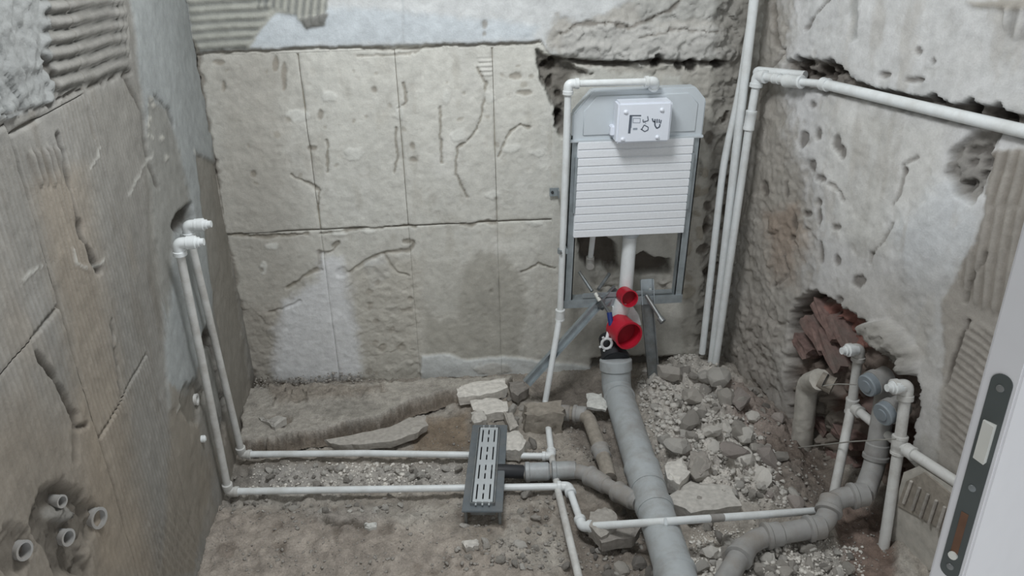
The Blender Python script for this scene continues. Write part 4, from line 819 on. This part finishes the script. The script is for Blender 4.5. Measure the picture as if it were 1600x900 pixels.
for P_, n, (s0, s1_), mats, lb, gr in REG:
    pts = []
    while len(pts) < n:
        x, y = q.uniform(min(a for a, b in P_), max(a for a, b in P_)), q.uniform(min(b for a, b in P_), max(b for a, b in P_))
        if inpoly(x, y, P_): pts.append(FL(x, y, .01))
    hs = floor_zs([p.x for p in pts], [p.y for p in pts]); rs = sorted([q.random()**1.7 for _ in pts]); q.shuffle(rs); big = sorted(rs)[-1]; xm = sorted(p.x for p in pts); ym = sorted(p.y for p in pts)
    for p, hz, rr_ in zip(pts, hs, rs):
        s = s0+(s1_-s0)*rr_; k = q.randrange(14); mt = q.choice(mats); o = bpy.data.objects.new('rubble_stone', stone_mesh(k, mt))
        sz = 'largest' if rr_ == big else ('small' if rr_ < .2 else 'medium' if rr_ < .6 else 'large')
        cl_ = {'stone_pale': 'pale', 'stone_grey': 'grey', 'stone_dark': 'dark', 'stone_pink': 'reddish'}[mt]
        a_ = xm.index(p.x)*3//n; b_ = ym.index(p.y)*3//n; pl = ('front', 'middle', 'back')[b_]+' '+('left', 'centre', 'right')[a_]
        LB = f'{sz} {cl_} {lb}' if rr_ == big else f'{sz} {cl_} {lb}, {pl}'; COL.objects.link(o)
        o.location = (p.x, p.y, hz+s*.28); o.scale = (s, s, s); o.rotation_euler = (q.uniform(-.5, .5), q.uniform(-.5, .5), q.uniform(0, 6.3)); tag(o, LB, 'stone', gr)
# particular stones and slab pieces
def flat(name, px, th_, z, mat, label, cat='stone', seed=1, tilt=0.0):
    q = random.Random(seed); P_ = [FL(x, y, z) for x, y in px]; out = []
    for a, b in zip(P_, P_[1:]+P_[:1]):
        for k in range(4): w_ = a.lerp(b, k/4); out.append(w_+Vector((q.uniform(-1, 1), q.uniform(-1, 1), 0))*.004)
    c_ = sum(out, Vector())/len(out); bm = bmesh.new(); a = [bm.verts.new(p+Z*(q.uniform(-.003, .003)+tilt*(p.x-c_.x))) for p in out]; i_ = [bm.verts.new(p.lerp(c_, .25)+Z*(.004+q.uniform(-.003, .003)+tilt*(p.x-c_.x))) for p in out]
    b = [bm.verts.new(p+Z*(-th_)+(c_-p)*.05) for p in out]; n = len(out)
    for k in range(n):
        j = (k+1) % n; bm.faces.new((b[k], b[j], a[j], a[k])); bm.faces.new((a[k], a[j], i_[j], i_[k]))
    bm.faces.new(i_); bm.faces.new(b[::-1]); return retop(tag(link(name, bm, mat, smooth=False), label, cat))
flat('slab_fragment', [(712, 604), (745, 596), (788, 592), (794, 606), (760, 616), (715, 622)], .04, .05, 'stone_pale', 'flat broken slab piece at the back left of the diagonal brace foot', seed=2)
flat('slab_fragment', [(735, 626), (770, 622), (792, 628), (794, 642), (760, 648), (738, 640)], .04, .045, 'stone_pale', 'long pale slab piece above the shower drain', seed=3)
flat('slab_fragment', [(795, 596), (820, 596), (826, 606), (808, 618), (796, 610)], .04, .05, 'stone_dark', 'small dark slab piece at the foot of the diagonal brace', seed=4)
flat('slab_fragment', [(735, 645), (755, 642), (762, 656), (740, 660)], .03, .05, 'stone_pale', 'small pale slab piece just above the drain tray corner', seed=5)
flat('slab_fragment', [(570, 676), (610, 668), (640, 652), (664, 648), (668, 664), (648, 678), (610, 690), (560, 694), (520, 694), (508, 688)], .03, .035, 'stone_grey', 'low grey slab remnant in front of the screed step', seed=6)
flat('slab_fragment', [(790, 675), (812, 672), (822, 690), (812, 704), (790, 702)], .05, .06, 'stone_pale', 'pale wedge of mortar right of the shower drain', seed=7)
flat('slab_fragment', [(786, 640), (800, 645), (812, 668), (798, 672)], .04, .05, 'stone_grey', 'tilted grey chunk above the drain tray', seed=8, tilt=.3)
flat('slab_fragment', [(916, 614), (940, 615), (950, 632), (948, 640), (918, 636)], .012, .07, 'chip_white', 'clean pale tile fragment left of the big drain top', 'tile', seed=9)
flat('slab_fragment', [(922, 800), (945, 792), (962, 800), (966, 820), (940, 840), (920, 820)], .05, .05, 'stone_grey', 'large grey stone under the water pipe left of the big drain', seed=10)
flat('slab_fragment', [(930, 828), (968, 820), (1000, 826), (990, 840), (940, 848)], .04, .035, 'stone_dark', 'flat dark stone half under the large grey stone', seed=11)
flat('slab_fragment', [(570, 818), (588, 817), (590, 824), (571, 825)], .012, .02, 'chip_white', 'small white chip on the earth below the trench', 'chip', seed=12)
flat('slab_fragment', [(404, 648), (418, 655), (440, 652), (447, 658), (430, 668), (410, 656)], .02, .065, 'stone_pale', 'thin curved shard lying on the screed at the left', seed=13, tilt=.2)
flat('slab_fragment', [(1080, 706), (1104, 704), (1112, 726), (1096, 742), (1076, 730)], .06, .10, 'stone_dark', 'large dark stone in the pale rubble heap', seed=14)
flat('slab_fragment', [(1040, 722), (1066, 716), (1078, 738), (1062, 756), (1042, 748)], .06, .095, 'stone_pale', 'large pale stone in the heap beside the drain socket', seed=15)
flat('slab_fragment', [(1036, 780), (1080, 752), (1140, 760), (1160, 790), (1080, 800)], .05, .07, 'stone_pale', 'broad pale mortar piece just behind the crossing water pipe', seed=16)
flat('slab_fragment', [(722, 846), (746, 842), (748, 853), (726, 856)], .02, .03, 'stone_pale', 'pale flat stone below the shower drain', seed=17)
# gravel and grit, too many to count
def gravel(n, P_, s0, s1_, mat, seed, name, lb, zoff=0):
    r_ = np.random.RandomState(seed); bm = bmesh.new(); bmesh.ops.create_icosphere(bm, subdivisions=1, radius=1); bv = np.array([v.co[:] for v in bm.verts]); bf = np.array([[v.index for v in f.verts] for f in bm.faces]); bm.free()
    pts = []
    while len(pts) < n:
        x, y = r_.uniform(min(a for a, b in P_), max(a for a, b in P_)), r_.uniform(min(b for a, b in P_), max(b for a, b in P_))
        if inpoly(x, y, P_): pts.append(FL(x, y, 0))
    xs_ = np.array([p.x for p in pts]); ys_ = np.array([p.y for p in pts]); hz = floor_zs(xs_, ys_)
    cl = sst(-.15, .2, fbm(xs_*7, ys_*7, 33, 3)); s = (s0+(s1_-s0)*r_.rand(n)**2.5)*(.5+.7*cl)
    V = bv[None]*(1+r_.uniform(-.5, .35, (n, len(bv), 1)))*np.stack([s, s*r_.uniform(.6, 1, n), s*r_.uniform(.4, .8, n)], -1)[:, None]
    a = r_.uniform(0, 6.28, n); ca, sa = np.cos(a)[:, None], np.sin(a)[:, None]; V = np.stack([V[..., 0]*ca-V[..., 1]*sa, V[..., 0]*sa+V[..., 1]*ca, V[..., 2]], -1)
    V += np.stack([xs_, ys_, hz+s*.15+zoff], -1)[:, None]; Fc = (bf[None]+(np.arange(n)*len(bv))[:, None, None]).reshape(-1, 3)
    me = bpy.data.meshes.new(name); V = V.reshape(-1, 3); me.vertices.add(len(V)); me.vertices.foreach_set('co', V.astype(np.float32).ravel()); me.loops.add(len(Fc)*3); me.loops.foreach_set('vertex_index', Fc.ravel().astype(np.int32)); me.polygons.add(len(Fc)); me.polygons.foreach_set('loop_start', (np.arange(len(Fc))*3).astype(np.int32)); me.update(calc_edges=True)
    me.materials.append(MT[mat]); o = bpy.data.objects.new(name, me); COL.objects.link(o); return tag(o, lb, 'gravel', kind='stuff')
gravel(5200, [(300, 700), (1300, 600), (1420, 900), (300, 900)], .002, .009, 'stone_grey', 1, 'gravel', 'grey grit and gravel scattered over the whole dug floor')
gravel(2600, [(995, 590), (1080, 560), (1125, 590), (1150, 650), (1215, 720), (1230, 800), (1060, 800), (1010, 680)], .003, .016, 'stone_pale', 2, 'rubble_fines', 'pale crumbled mortar filling the heap right of the big drain')
gravel(1500, [(1080, 820), (1350, 845), (1360, 905), (1080, 905)], .003, .013, 'stone_pale', 3, 'rubble_fines', 'pale crumbled mortar around the bent waste pipe')
gravel(1300, [(400, 718), (860, 716), (860, 760), (380, 762)], .002, .010, 'stone_pale', 4, 'rubble_fines', 'pale crumbs along the trench between the water pipes')
gravel(900, [(400, 598), (640, 594), (620, 622), (400, 640)], .002, .008, 'stone_grey', 6, 'rubble_fines', 'crumbs fallen along the foot of the back wall', .045)
